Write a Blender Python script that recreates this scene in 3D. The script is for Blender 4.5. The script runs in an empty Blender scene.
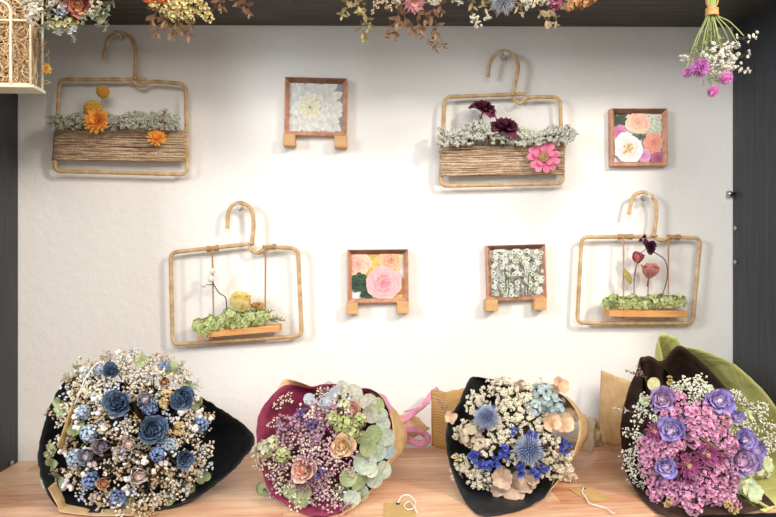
import bpy, math, random
from mathutils import Vector, Matrix, noise
RND = random.Random(7)
sc = bpy.context.scene
col = sc.collection
PI = math.pi
# ------------------------------------------------------------------ camera
D, ZC, FPX, YAW = 1.30, 1.35, 650.0, math.radians(2.5)
CAM = Vector((0, -D, ZC))
FW = Vector((math.sin(YAW), math.cos(YAW), 0)); RT = Vector((math.cos(YAW), -math.sin(YAW), 0)); UP = Vector((0, 0, 1))
def P(px, py, d=0.0):
    """photo position -> point on the vertical plane d metres in front of the wall"""
    v = FW + RT * ((px - 388) / FPX) + UP * ((258.5 - py) / FPX)
    return CAM + v * ((D - d) / v.y)
def mpp(d): return (D - d) / FPX
cd = bpy.data.cameras.new('camera'); cam = bpy.data.objects.new('camera', cd); col.objects.link(cam)
cam.location = CAM; cam.rotation_euler = (PI/2, 0, -YAW)
cd.sensor_width = 36; cd.lens = FPX / 776 * 36; cd.clip_start = 0.02
sc.camera = cam
# ------------------------------------------------------------------ colours and materials
def C(r, g, b):
    f = lambda x: (x/255/12.92) if x/255 <= 0.04045 else ((x/255 + 0.055)/1.055)**2.4
    return (f(r), f(g), f(b))
def mix(a, b, t): return tuple(a[i]*(1-t) + b[i]*t for i in range(3))
def vary(c, a=0.12, r=RND):
    k = 1 + r.uniform(-a, a)
    return tuple(min(1, max(0, x*k*(1 + r.uniform(-a, a)*0.35))) for x in c)
def newmat(name):
    m = bpy.data.materials.new(name); m.use_nodes = True
    nt = m.node_tree; b = nt.nodes['Principled BSDF']
    return m, nt, b
def N(nt, t, **kw):
    n = nt.nodes.new(t)
    for k, v in kw.items():
        if k in n.inputs: n.inputs[k].default_value = v
        else: setattr(n, k, v)
    return n
def ramp(nt, fac, stops):
    r = nt.nodes.new('ShaderNodeValToRGB'); e = r.color_ramp.elements
    e[0].position, e[0].color = stops[0][0], (*stops[0][1], 1)
    e[1].position, e[1].color = stops[-1][0], (*stops[-1][1], 1)
    for p, c in stops[1:-1]:
        x = e.new(p); x.color = (*c, 1)
    nt.links.new(fac, r.inputs['Fac']); return r.outputs['Color']
def coords(nt, scale=(1, 1, 1), kind='Object', rot=(0, 0, 0)):
    tc = nt.nodes.new('ShaderNodeTexCoord'); mp = nt.nodes.new('ShaderNodeMapping')
    mp.inputs['Scale'].default_value = scale; mp.inputs['Rotation'].default_value = rot
    nt.links.new(tc.outputs[kind], mp.inputs['Vector']); return mp.outputs['Vector']
def bump(nt, b, height, strength=0.3, dist=0.001):
    n = N(nt, 'ShaderNodeBump'); n.inputs['Strength'].default_value = strength; n.inputs['Distance'].default_value = dist
    nt.links.new(height, n.inputs['Height']); nt.links.new(n.outputs['Normal'], b.inputs['Normal'])
def noise_tex(nt, vec, scale, detail=4, rough=0.55):
    n = N(nt, 'ShaderNodeTexNoise', Scale=scale, Detail=detail, Roughness=rough)
    nt.links.new(vec, n.inputs['Vector']); return n.outputs['Fac']
def attr_mat(name, rough=0.8, amt=0.3, scale=3.0, spec=0.2, sat=1.0, val=1.0):
    """colour kept with the mesh (petal pigment), mottled by a procedural noise"""
    m, nt, b = newmat(name)
    a = N(nt, 'ShaderNodeAttribute'); a.attribute_name = 'Col'
    v = coords(nt); f = noise_tex(nt, v, scale)
    c = ramp(nt, f, [(0.3, (1-amt,)*3), (0.7, (1+amt*0.4,)*3)])
    mx = N(nt, 'ShaderNodeMix', data_type='RGBA', blend_type='MULTIPLY'); mx.inputs[0].default_value = 1
    nt.links.new(a.outputs['Color'], mx.inputs[6]); nt.links.new(c, mx.inputs[7])
    hs = N(nt, 'ShaderNodeHueSaturation'); hs.inputs['Saturation'].default_value = sat; hs.inputs['Value'].default_value = val
    nt.links.new(mx.outputs[2], hs.inputs['Color']); nt.links.new(hs.outputs['Color'], b.inputs['Base Color'])
    b.inputs['Roughness'].default_value = rough; b.inputs['Specular IOR Level'].default_value = spec
    bump(nt, b, noise_tex(nt, v, scale*4), 0.25, 0.02)
    return m
M_PETAL = attr_mat('dried_petal', sat=.93, val=1.08)
M_FINE = attr_mat('fine_bloom', scale=2.0, amt=0.15, sat=.92, val=1.06)
M_PRINT = attr_mat('printed_photo', rough=0.4, amt=0.06, scale=60, spec=0.4)
M_WIRE = attr_mat('raffia_wrapped_wire', rough=0.75, amt=0.25, scale=120)
M_TWINE = attr_mat('jute_twine', rough=0.95, amt=0.35, scale=260)
def paper_mat(name, c1, c2, scale=60, rough=0.85, corr=0, spec=0.2):
    m, nt, b = newmat(name); v = coords(nt)
    nt.links.new(ramp(nt, noise_tex(nt, v, scale, 6), [(0.35, c1), (0.65, c2)]), b.inputs['Base Color'])
    b.inputs['Roughness'].default_value = rough; b.inputs['Specular IOR Level'].default_value = spec
    if corr:
        w = N(nt, 'ShaderNodeTexWave', Scale=corr, Distortion=0.3); w.bands_direction = 'DIAGONAL'
        nt.links.new(v, w.inputs['Vector']); bump(nt, b, w.outputs['Fac'], 0.6, 0.0008)
    else: bump(nt, b, noise_tex(nt, v, scale*3, 5), 0.25, 0.0006)
    return m
M_BLACK = paper_mat('black_wrapping_paper', C(32, 34, 38), C(42, 44, 48), rough=0.5, spec=0.4)
M_BURG = paper_mat('burgundy_wrapping_paper', C(128, 44, 72), C(148, 58, 88), rough=0.75)
M_BROWN = paper_mat('dark_brown_corrugated_paper', C(58, 42, 38), C(74, 55, 48), corr=130)
M_OLIVE = paper_mat('olive_corrugated_paper', C(196, 196, 118), C(212, 210, 138), corr=110)
M_KRAFT = paper_mat('kraft_paper', C(204, 168, 122), C(220, 188, 142))
M_LINEN = paper_mat('linen_lining', C(190, 170, 140), C(205, 188, 160))
M_TAG = paper_mat('tag_card', C(196, 160, 104), C(208, 174, 118))
M_RIBBON = paper_mat('pink_ribbon', C(212, 140, 170), C(226, 160, 186), rough=0.5)
def burlap():
    m, nt, b = newmat('burlap'); v = coords(nt, (420, 420, 420))
    ch = N(nt, 'ShaderNodeTexChecker', Scale=1.0); nt.links.new(v, ch.inputs['Vector'])
    ch.inputs['Color1'].default_value = (*C(205, 168, 110), 1); ch.inputs['Color2'].default_value = (*C(165, 125, 72), 1)
    nt.links.new(ch.outputs['Color'], b.inputs['Base Color']); b.inputs['Roughness'].default_value = 0.95
    bump(nt, b, ch.outputs['Fac'], 0.5, 0.001); return m
M_BURLAP = burlap()
def printed_kraft():
    """kraft paper with faint rows of dark print"""
    m, nt, b = newmat('printed_kraft_paper'); v = coords(nt)
    base = ramp(nt, noise_tex(nt, v, 60, 5), [(0.35, C(200, 164, 114)), (0.65, C(218, 184, 136))])
    v2 = coords(nt, (500, 500, 170), rot=(0.2, 0.5, 0.3)); n = noise_tex(nt, v2, 1.0, 2)
    w = N(nt, 'ShaderNodeTexWave', Scale=32.0); w.bands_direction = 'Z'; nt.links.new(coords(nt, rot=(0.2, 0.5, 0)), w.inputs['Vector'])
    mu = N(nt, 'ShaderNodeMath', operation='MULTIPLY'); nt.links.new(n, mu.inputs[0]); nt.links.new(w.outputs['Fac'], mu.inputs[1])
    k = ramp(nt, mu.outputs[0], [(0.52, (0, 0, 0)), (0.58, (.6, .6, .6))])
    mx = N(nt, 'ShaderNodeMix', data_type='RGBA'); nt.links.new(k, mx.inputs[0]); nt.links.new(base, mx.inputs[6])
    mx.inputs[7].default_value = (*C(110, 84, 58), 1); nt.links.new(mx.outputs[2], b.inputs['Base Color'])
    b.inputs['Roughness'].default_value = 0.85; return m
M_PKRAFT = printed_kraft()
def plaster():
    m, nt, b = newmat('white_plaster'); v = coords(nt)
    nt.links.new(ramp(nt, noise_tex(nt, v, 3, 3), [(0.3, C(236, 233, 230)), (0.7, C(241, 239, 236))]), b.inputs['Base Color'])
    b.inputs['Roughness'].default_value = 0.9
    a = noise_tex(nt, v, 45, 5, 0.6); c = noise_tex(nt, v, 9, 2)
    mu = N(nt, 'ShaderNodeMath', operation='ADD'); nt.links.new(a, mu.inputs[0]); nt.links.new(c, mu.inputs[1])
    bump(nt, b, mu.outputs[0], 0.5, 0.004); return m
M_WALL = plaster()
def grain(name, c1, c2, c3, scale=(2, 30, 30), rough=0.5, spec=0.4, freq=3.0, bs=0.2):
    m, nt, b = newmat(name); v = coords(nt, scale); f = noise_tex(nt, v, freq, 8, 0.62)
    nt.links.new(ramp(nt, f, [(0.3, c1), (0.5, c2), (0.7, c3)]), b.inputs['Base Color'])
    b.inputs['Roughness'].default_value = rough; b.inputs['Specular IOR Level'].default_value = spec
    bump(nt, b, f, bs, 0.002); return m
M_PANEL = grain('charcoal_stained_panel', C(40, 44, 50), C(50, 54, 60), C(62, 66, 71), (60, 60, 2.5), 0.5)
M_BOARD = grain('charcoal_stained_board', C(48, 44, 41), C(70, 65, 61), C(94, 87, 80), (2.2, 50, 50), 0.5)
M_WALNUT = grain('reddish_frame_wood', C(166, 112, 88), C(200, 148, 120), C(216, 168, 142), (14, 14, 14), 0.5, freq=4)
M_SHADEWD = grain('shaded_frame_wood', C(104, 68, 56), C(132, 90, 74), C(156, 112, 92), (14, 14, 14), 0.5, freq=4)  # same frame wood, darkened: shade of the down-facing top moulding put into its colour
M_BLOCK = grain('pale_wood_block', C(196, 150, 100), C(208, 164, 114), C(216, 176, 126), (4, 40, 40), 0.6)
M_PLANK = grain('swing_plank_wood', C(196, 134, 76), C(214, 154, 92), C(224, 170, 108), (6, 60, 60), 0.6)
def counter_wood():
    m, nt, b = newmat('pieced_pine_board'); v = coords(nt)
    br = N(nt, 'ShaderNodeTexBrick', Scale=1.0, offset=0.37); nt.links.new(v, br.inputs['Vector'])
    for k, x in (('Mortar Size', 0.0006), ('Mortar Smooth', 0.2), ('Brick Width', 0.31), ('Row Height', 0.062), ('Bias', 0.0)): br.inputs[k].default_value = x
    br.inputs['Color1'].default_value = (0.2, 0.2, 0.2, 1); br.inputs['Color2'].default_value = (0.8, 0.8, 0.8, 1); br.inputs['Mortar'].default_value = (0.3, 0.3, 0.3, 1)
    g = noise_tex(nt, coords(nt, (5, 70, 70)), 2.2, 8, 0.65)
    big = noise_tex(nt, coords(nt, (3, 14, 14)), 2.0, 3)
    mu = N(nt, 'ShaderNodeMix', data_type='RGBA'); mu.inputs[0].default_value = 0.34
    nt.links.new(g, mu.inputs[6]); nt.links.new(br.outputs['Color'], mu.inputs[7])
    mv = N(nt, 'ShaderNodeMix', data_type='RGBA'); mv.inputs[0].default_value = 0.35
    nt.links.new(mu.outputs[2], mv.inputs[6]); nt.links.new(big, mv.inputs[7])
    nt.links.new(ramp(nt, mv.outputs[2], [(0.36, C(190, 128, 98)), (0.45, C(216, 162, 128)), (0.53, C(230, 186, 152)), (0.64, C(240, 208, 174))]), b.inputs['Base Color'])
    b.inputs['Roughness'].default_value = 0.38; b.inputs['Specular IOR Level'].default_value = 0.45
    bump(nt, b, g, 0.12, 0.001); return m
M_PINE = counter_wood()
def plain(name, c, rough=0.5, metal=0.0, trans=0.0, spec=0.5):
    m, nt, b = newmat(name)
    f = noise_tex(nt, coords(nt), 40, 2)
    nt.links.new(ramp(nt, f, [(0.3, tuple(x*0.93 for x in c)), (0.7, c)]), b.inputs['Base Color'])
    b.inputs['Roughness'].default_value = rough; b.inputs['Metallic'].default_value = metal
    b.inputs['Transmission Weight'].default_value = trans; b.inputs['Specular IOR Level'].default_value = spec
    return m
M_CREAM = plain('cream_enamel', C(240, 230, 200), 0.4)
M_CLEAR = plain('clear_plastic', (1, 1, 1), 0.15, trans=.55)
M_STEEL = plain('steel', C(190, 190, 190), 0.3, 1.0)
M_EDGE = plain('black_edging', C(16, 17, 19), 0.4)
M_FLOOR = plain('grey_floor', C(120, 115, 108), 0.6)
M_STRING = plain('white_cotton_string', C(238, 236, 228), 0.9)
# ------------------------------------------------------------------ mesh building
class MB:
    def __init__(s): s.v = []; s.f = []; s.c = []
    def add(s, vs, fs, cs):
        n = len(s.v); s.v.extend(vs); s.f.extend([tuple(i+n for i in f) for f in fs])
        s.c.extend(cs if isinstance(cs, list) else [cs]*len(vs))
    def mesh(s, name, smooth=True):
        me = bpy.data.meshes.new(name); me.from_pydata([tuple(v) for v in s.v], [], s.f)
        a = me.color_attributes.new('Col', 'FLOAT_COLOR', 'POINT')
        flat = []
        for c in s.c: flat.extend((c[0], c[1], c[2], 1.0))
        a.data.foreach_set('color', flat)
        if smooth: me.polygons.foreach_set('use_smooth', [True]*len(me.polygons))
        me.update(); return me
    # a petal: grows along +Y of M, its face up +Z
    def petal(s, M, L, W, ca, cb, wrap=0.0, curl=0.0, lift=0.0, nu=4, nv=4, shape='round', edge=None, wob=0.0):
        vs, cs = [], []
        y = z = 0.0; ang = lift
        for i in range(nu+1):
            u = i/nu
            if i: y += L/nu*math.cos(ang); z += L/nu*math.sin(ang); ang += curl/nu
            if shape == 'round': w = W*(0.22 + 0.95*math.sin(PI*min(1, u*0.86+0.02))**0.8) if u < 1 else W*0.5
            elif shape == 'point': w = W*max(0.03, math.sin(PI*(0.12+0.88*u))**0.9)
            elif shape == 'disc': w = W*max(0.12, math.sqrt(max(0, 1-(2*u-1)**2)))
            elif shape == 'spoon': w = W*((.3+.7*min(1, u/.7)) if u < .7 else max(.08, math.sqrt(max(0, 1-((u-.7)/.3)**2))))
            else: w = W*(0.25+0.75*u)          # frill
            for j in range(nv+1):
                v = 2*j/nv - 1
                if wrap: x = math.sin(v*w*wrap)/wrap; dz = (1-math.cos(v*w*wrap))/wrap
                else: x = v*w; dz = 0
                yy = y - (0.10*L*abs(v)**2 if (i == nu and shape in('round', 'frill')) else 0)
                q = Vector((x, yy, z+dz))
                if wob: q += Vector((0, 0, RND.uniform(-wob, wob)*u))
                vs.append(M @ q)
                c = mix(ca, cb, u)
                if edge is not None and (abs(v) > 0.75 or u > 0.85): c = mix(c, edge, 0.5)
                cs.append(c)
        fs = [(i*(nv+1)+j, i*(nv+1)+j+1, (i+1)*(nv+1)+j+1, (i+1)*(nv+1)+j) for i in range(nu) for j in range(nv)]
        s.add(vs, fs, cs)
    def blob(s, c, r, colr, jit=0.25, sq=(1, 1, 1), rnd=RND):
        t = (1+5**.5)/2
        base = [(-1,t,0),(1,t,0),(-1,-t,0),(1,-t,0),(0,-1,t),(0,1,t),(0,-1,-t),(0,1,-t),(t,0,-1),(t,0,1),(-t,0,-1),(-t,0,1)]
        fs = [(0,11,5),(0,5,1),(0,1,7),(0,7,10),(0,10,11),(1,5,9),(5,11,4),(11,10,2),(10,7,6),(7,1,8),(3,9,4),(3,4,2),(3,2,6),(3,6,8),(3,8,9),(4,9,5),(2,4,11),(6,2,10),(8,6,7),(9,8,1)]
        vs = []
        for b in base:
            k = r/1.9*(1+rnd.uniform(-jit, jit))
            vs.append(Vector(c)+Vector((b[0]*k*sq[0], b[1]*k*sq[1], b[2]*k*sq[2])))
        s.add(vs, fs, [vary(colr, 0.06) for _ in vs])
    def ball(s, c, r, colr, n=10, m=14, fn=None, sq=(1, 1, 1)):
        vs, cs = [], []
        for i in range(n+1):
            th = PI*i/n
            for j in range(m):
                ph = 2*PI*j/m
                d = Vector((math.sin(th)*math.cos(ph), math.sin(th)*math.sin(ph), math.cos(th)))
                k = r*(fn(d) if fn else 1)
                vs.append(Vector(c)+Vector((d.x*k*sq[0], d.y*k*sq[1], d.z*k*sq[2]))); cs.append(colr(d) if callable(colr) else colr)
        fs = [(i*m+j, (i+1)*m+j, (i+1)*m+(j+1) % m, i*m+(j+1) % m) for i in range(n) for j in range(m)]
        s.add(vs, fs, cs)
    def tube(s, pts, r, colr, sides=5, cap=True, closed=False):
        pts = [Vector(p) for p in pts]; n = len(pts)
        if n < 2: return
        rs = r if isinstance(r, (list, tuple)) else [r]*n
        T = []
        for i in range(n):
            a = pts[(i-1) % n] if (closed or i) else pts[i]; b = pts[(i+1) % n] if (closed or i < n-1) else pts[i]
            t = (b-a); T.append(t.normalized() if t.length > 1e-9 else (T[-1] if T else Vector((0, 0, 1))))
        up = Vector((0, 0, 1)) if abs(T[0].z) < 0.9 else Vector((1, 0, 0))
        u = T[0].cross(up).normalized(); vs, cs = [], []
        for i in range(n):
            u = (u - T[i]*u.dot(T[i])); u = u.normalized() if u.length > 1e-6 else T[i].orthogonal().normalized()
            w = T[i].cross(u)
            for k in range(sides):
                a = 2*PI*k/sides
                vs.append(pts[i] + (u*math.cos(a)+w*math.sin(a))*rs[i]); cs.append(colr[i] if isinstance(colr, list) else colr)
        m = n if closed else n-1
        fs = [(i*sides+k, i*sides+(k+1) % sides, ((i+1) % n)*sides+(k+1) % sides, ((i+1) % n)*sides+k) for i in range(m) for k in range(sides)]
        if cap and not closed: fs += [tuple(range(sides))[::-1], tuple((n-1)*sides+k for k in range(sides))]
        s.add(vs, fs, cs)
    def box(s, a, b, colr=(1, 1, 1), bev=0.0):
        x0, y0, z0 = a; x1, y1, z1 = b
        s.prism([(x0, z0), (x1, z0), (x1, z1), (x0, z1)], y0, y1, colr, bev)
    def prism(s, poly, y0, y1, colr=(1, 1, 1), bev=0.0):
        """polygon in x,z (counter-clockwise seen from the front, -Y) swept from y0 (front) to y1 (back), front and back arris chamfered"""
        cx = sum(p[0] for p in poly)/len(poly); cz = sum(p[1] for p in poly)/len(poly); n = len(poly)
        def ring(y, ins):
            out = []
            for p in poly:
                dx, dz = p[0]-cx, p[1]-cz; out.append(Vector((p[0]-math.copysign(min(ins, abs(dx)), dx), y, p[1]-math.copysign(min(ins, abs(dz)), dz))))
            return out
        rings = [ring(y0, bev), ring(y0+bev, 0), ring(y1-bev, 0), ring(y1, bev)] if bev else [ring(y0, 0), ring(y1, 0)]
        vs = [v for r in rings for v in r]; m = len(rings)
        fs = [tuple(range(n)), tuple((m-1)*n+k for k in range(n))[::-1]]
        fs += [(i*n+(k+1) % n, i*n+k, (i+1)*n+k, (i+1)*n+(k+1) % n) for i in range(m-1) for k in range(n)]
        s.add(vs, fs, colr)
def spline(pts, n=8, closed=False):
    pts = [Vector(p) for p in pts]; out = []; m = len(pts)
    for i in range(m if closed else m-1):
        if closed: a, b, c, d = pts[(i-1) % m], pts[i], pts[(i+1) % m], pts[(i+2) % m]
        else: a, b, c, d = pts[max(i-1, 0)], pts[i], pts[i+1], pts[min(i+2, m-1)]
        for k in range(n):
            t = k/n
            out.append(0.5*((2*b)+(c-a)*t+(2*a-5*b+4*c-d)*t*t+(3*b-a-3*c+d)*t**3))
    if not closed: out.append(pts[-1])
    return out
def fillet(pts, r, n=6, closed=False):
    pts = [Vector(p) for p in pts]; out = []; m = len(pts)
    for i in range(m):
        if not closed and i in (0, m-1): out.append(pts[i]); continue
        a, b, c = pts[(i-1) % m], pts[i], pts[(i+1) % m]
        da, dc = (a-b), (c-b); rr = min(r, da.length*0.45, dc.length*0.45)
        p, q = b+da.normalized()*rr, b+dc.normalized()*rr
        for k in range(n+1):
            t = k/n; out.append(p*(1-t)**2+b*2*t*(1-t)+q*t*t)
    return out
def resample(pts, step, closed=False):
    pts = list(pts)+([pts[0]] if closed else [])
    L = [0]
    for a, b in zip(pts, pts[1:]): L.append(L[-1]+(b-a).length)
    n = max(2, int(L[-1]/step)); out = []; k = 0
    for i in range(n+(0 if closed else 1)):
        t = L[-1]*i/n
        while k < len(L)-2 and L[k+1] < t: k += 1
        seg = L[k+1]-L[k]; out.append(pts[k].lerp(pts[k+1], (t-L[k])/seg if seg > 0 else 0))
    return out
# ------------------------------------------------------------------ objects
def obj(name, me, m, parent=None, M=None, mods=None):
    o = bpy.data.objects.new(name, me); col.objects.link(o)
    if m is not None and len(me.materials) == 0:
        for x in (m if isinstance(m, (list, tuple)) else [m]): me.materials.append(x)
    if parent is not None:
        o.parent = parent; o.matrix_basis = parent_world(parent).inverted() @ (M or Matrix())
    elif M is not None: o.matrix_basis = M
    WORLD[o.name] = M or Matrix()
    return o
WORLD = {}
def parent_world(p): return WORLD[p.name]
def thing(name, loc, label, cat, group=None):
    o = bpy.data.objects.new(name, None); col.objects.link(o); o.empty_display_size = 0.02
    o.location = loc; WORLD[o.name] = Matrix.Translation(loc); return tag(o, label, cat, group)
def tag(o, label, cat, group=None, kind=None):
    o['label'] = label; o['category'] = cat
    if group: o['group'] = group
    if kind: o['kind'] = kind
    return o
def frameM(pos, zdir, roll=0.0, s=1.0):
    z = Vector(zdir).normalized(); x = z.orthogonal().normalized(); y = z.cross(x)
    R = Matrix((x, y, z)).transposed().to_4x4()
    return Matrix.Translation(pos) @ R @ Matrix.Rotation(roll, 4, 'Z') @ Matrix.Diagonal((s, s, s, 1))
import numpy as np
SAFE = [None]
VC = {}
def nudge(me, M):
    """lifts a bloom clear of the boards and the wall it would touch"""
    if me.name not in VC:
        a = np.empty(len(me.vertices)*3); me.vertices.foreach_get('co', a); VC[me.name] = a.reshape(-1, 3)
    m = np.array(M); w = VC[me.name] @ m[:3, :3].T + m[:3, 3]
    off = Vector((0, 0, 0))
    if SAFE[0] == 'low':
        inside = w[:, 1] > -DEP-.04
        if inside.any():
            g = (w[inside, 2]-(zl+(zr-zl)*(w[inside, 0]-pl)/(pr-pl))).min()
            if g < .0015: off.z = .0015-g
        g = w[:, 0].max()-(pr-.002)
        if g > 0 and w[:, 1].max() > -DEP-.01: off.x = -g
        g = w[:, 0].min()-(pl+.002)
        if g < 0: off.x = -g
    elif SAFE[0] == 'high':
        g = (w[:, 2]-(tl+(tr-tl)*(w[:, 0]-pl)/(pr-pl))).max()
        if g > -.001: off.z = -g-.001
    g = w[:, 1].max()
    if g > -.002: off.y = -g-.002
    return Matrix.Translation(off) @ M
def kit_put(kit, parent, M):
    M = nudge(kit[1], M)
    if kit[2]: M = nudge(kit[2][0][1], M)
    """kit = (name, mesh, [(sub name, mesh)]): places the part and its sub-parts, sharing mesh data"""
    name, me, subs = kit
    o = obj(name, me, M_PETAL, parent, M)
    for sn, sm in subs: obj(sn, sm, M_FINE, o, M)
    return o
RZ = lambda a: Matrix.Rotation(a, 4, 'Z')
RX = lambda a: Matrix.Rotation(a, 4, 'X')
def T(x, y, z): return Matrix.Translation((x, y, z))
STEM = C(120, 112, 70)
def back_stem(mb, L, r=0.05, c=STEM, z0=-0.3):
    b = RND.uniform(-.3, .3); e = RND.uniform(-.3, .3)
    mb.tube(spline([(0, 0, z0), (b*.3, e*.3, z0-L*.4), (b, e, z0-L)], 3), r, c, 4)
# ---- blooms, all of unit radius, facing +Z
def k_rose(outer, inner, edge=None, open_=0.5, n=15, stem=2.5, name='rose', wob=.05):
    mb = MB()
    for i in range(n):
        t = i/(n-1); a = i*2.4+RND.uniform(-.2, .2)
        op = math.radians(6+(18+52*open_)*t**1.3)
        L = 0.95+0.35*(1-t)*0+0.25*t; W = 0.28+0.42*t
        M = RZ(a) @ T(0, 0.05+0.28*t, -0.72+0.0*t) @ RX(PI/2-op)
        mb.petal(M, L*1.15, W, vary(mix(inner, outer, t), .1), vary(mix(inner, outer, t*0.8), .12), wrap=1.3-0.7*t, curl=t*(.6-2.0*open_), nu=5, nv=6, edge=edge, wob=wob)
    mb.ball((0, 0, -0.25), 0.42, inner, 6, 8)
    cx = MB()
    for k in range(5):
        cx.petal(RZ(k*1.257+.3) @ T(0, .1, -.78) @ RX(math.radians(50)), .55, .16, C(96, 110, 60), C(120, 130, 76), shape='point', nu=3, nv=2)
    if stem: back_stem(cx, stem, 0.07, C(104, 104, 60), -0.7)
    return (name, mb.mesh(name), [('calyx', cx.mesh('calyx'))])
def k_bud(outer, inner, edge=None, name='rosebud'): return k_rose(outer, inner, edge, open_=0.05, n=10, name=name, wob=.07)
def floret(mb, M, r, c, cc, n=4, shape='round'):
    for k in range(n):
        mb.petal(M @ RZ(k*2*PI/n+RND.uniform(-.1, .1)), r, r*0.55, mix(cc, c, .4), vary(c, .1), lift=RND.uniform(-.1, .5), nu=2, nv=2, shape=shape)
def k_hydrangea(c, cc, n=42, r=0.27, name='hydrangea_head', stem=3.0, flat=1.0):
    mb = MB()
    for i in range(n):
        z = 1-1.25*(i+.5)/n; a = i*2.39996; rr = math.sqrt(max(0, 1-z*z))
        d = Vector((rr*math.cos(a), rr*math.sin(a), z*flat)); p = d*RND.uniform(.8, 1.0)
        floret(mb, frameM(p*0.95, (d+Vector([RND.uniform(-.3, .3) for _ in range(3)])), RND.uniform(0, 6)), r*RND.uniform(.8, 1.2), vary(c, .18), cc)
        mb.tube([(0, 0, -.4), p*.93], .02, mix(c, STEM, .6), 3, cap=False)
    back_stem(mb, stem, .05)
    return (name, mb.mesh(name), [])
def k_statice(c, cc, n=26, name='statice_cluster'):
    mb = MB()
    for i in range(n):
        d = Vector((RND.gauss(0, .5), RND.gauss(0, .5), RND.uniform(0, .75))); p = d.normalized()*RND.uniform(.55, 1.0)
        M = frameM(p, d+Vector([RND.uniform(-.5, .5) for _ in range(3)]), RND.uniform(0, 6))
        q = RND.uniform(.2, .3); cv = vary(c, .2)
        for k in range(5):
            mb.petal(M @ RZ(k*1.257) @ RX(math.radians(RND.uniform(25, 60))), q*1.2, q*.62, mix(cc, cv, .3), cv, nu=2, nv=2, shape='frill', wob=.04)
        mb.tube([(0, 0, -.6), p], .025, STEM, 3, cap=False)
    back_stem(mb, 3, .05)
    return (name, mb.mesh(name), [])
def k_rice(c, n=11, m=10, name='rice_flower_spray', spread=1.0):
    """bumpy cream clusters on short branching stalks"""
    mb = MB()
    for i in range(n):
        a = RND.uniform(0, 6.28); rr = math.sqrt(RND.random())*spread
        p = Vector((math.cos(a)*rr, math.sin(a)*rr, RND.uniform(-.3, .5)*(1.2-rr)))
        mb.tube([(0, 0, -1.2), p*.5+Vector((0, 0, -.2)), p], .035, STEM, 3, cap=False)
        R = RND.uniform(.2, .32)
        for k in range(m):
            d = Vector((RND.gauss(0, 1), RND.gauss(0, 1), abs(RND.gauss(0, 1)))).normalized()
            mb.blob(p+d*R*RND.uniform(.6, 1), R*RND.uniform(.34, .5), vary(c, .12), .3)
    back_stem(mb, 3, .05)
    return (name, mb.mesh(name), [])
def k_gyp(c, n=17, br=.085, bs=1.1, spread=1.0, name='baby_breath_sprig', sc_=C(140, 124, 84), petals=False):
    """a branching sprig of tiny ball blooms on hair-thin stalks"""
    mb = MB()
    root = Vector((0, 0, -1.6)); mb.tube([(0, 0, -3.0), root, (0, 0, -1.0)], .022, sc_, 3, cap=False)
    hubs = []
    for i in range(5):
        a = i*1.257+RND.uniform(-.4, .4); rr = RND.uniform(.2, .55)*spread
        h = Vector((math.cos(a)*rr, math.sin(a)*rr, RND.uniform(-.7, -.2))); hubs.append(h)
        mb.tube([(0, 0, -1.1), h], .018, sc_, 3, cap=False)
    for i in range(n):
        h = hubs[i % 5]; a = RND.uniform(0, 6.28); rr = math.sqrt(RND.random())*spread
        e = Vector((math.cos(a)*rr, math.sin(a)*rr, RND.uniform(-.25, .3)))
        e = e.lerp(h+Vector((0, 0, .5)), .3)
        mb.tube([h, h.lerp(e, .55)+Vector((RND.uniform(-.05, .05), RND.uniform(-.05, .05), .04)), e], .012, sc_, 3, cap=False)
        q = br*bs*RND.uniform(.75, 1.25); cv = vary(c, .08)
        for k in range(3):
            mb.blob(e+Vector([RND.uniform(-.45, .45)*q for _ in range(3)]), q*.72, cv, .35)
    return (name, mb.mesh(name), [])
def k_leaf_sprig(c1, c2, n=6, r=.5, name='eucalyptus_sprig', L=2.0, shape='disc', stem=2.5, sc_=C(130, 120, 84)):
    """stem along +Z with opposite leaves; unit radius is about half its length"""
    mb = MB()
    path = spline([(0, 0, -stem), (RND.uniform(-.1, .1), .05, -1), (RND.uniform(-.15, .15), 0, 0), (RND.uniform(-.2, .2), RND.uniform(-.2, .2), L-1)], 4)
    mb.tube(path, .035, sc_, 4)
    for i in range(n):
        t = i/max(1, n-1); z = -1+L*t; a = (i//2)*PI/2*1.1+(i % 2)*PI+RND.uniform(-.4, .4)
        q = r*(1-.35*t)*RND.uniform(.85, 1.15); cc = vary(mix(c1, c2, RND.random()), .1)
        M = T(0, 0, z) @ RZ(a) @ T(0, .04, 0) @ RX(math.radians(RND.uniform(10, 65)))
        mb.petal(M, q*(2.0 if shape == 'disc' else 2.6), q*(1 if shape == 'disc' else .6), cc, mix(cc, c2, .5), wrap=.6, curl=RND.uniform(-.5, .5), nu=6, nv=4, shape=shape, wob=.03)
    return (name, mb.mesh(name), [])
def k_strawflower(c, cc, centre, n=44, name='strawflower', rows=4, shape='point', flat=False, W=.15, cr=.3):
    mb = MB()
    for i in range(n):
        t = i/n; row = int(t*rows)/max(1, rows-1)
        op = math.radians(84-48*row if not flat else 88-14*row); L = (1-.42*row)
        mb.petal(RZ(i*2.39996+RND.uniform(-.1, .1)) @ T(0, .08, .04*row*rows*.3) @ RX(PI/2-op), L*.95, W*(1.15 if row < .5 else 1), vary(cc, .1), vary(c, .12), wrap=1.6, curl=.35 if not flat else -.1, nu=4, nv=2, shape=shape)
    ce = MB()
    nb = int(34*(cr/.3)**1.6)
    for i in range(nb):
        rr = cr*math.sqrt(i/nb); a = i*2.4
        ce.blob((rr*math.cos(a), rr*math.sin(a), .16+.25*(cr-.3)-.5*rr*rr), .06, vary(centre, .25), .3)
    back_stem(mb, 2, .06, z0=0)
    return (name, mb.mesh(name), [('flower_centre', ce.mesh('flower_centre'))])
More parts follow.
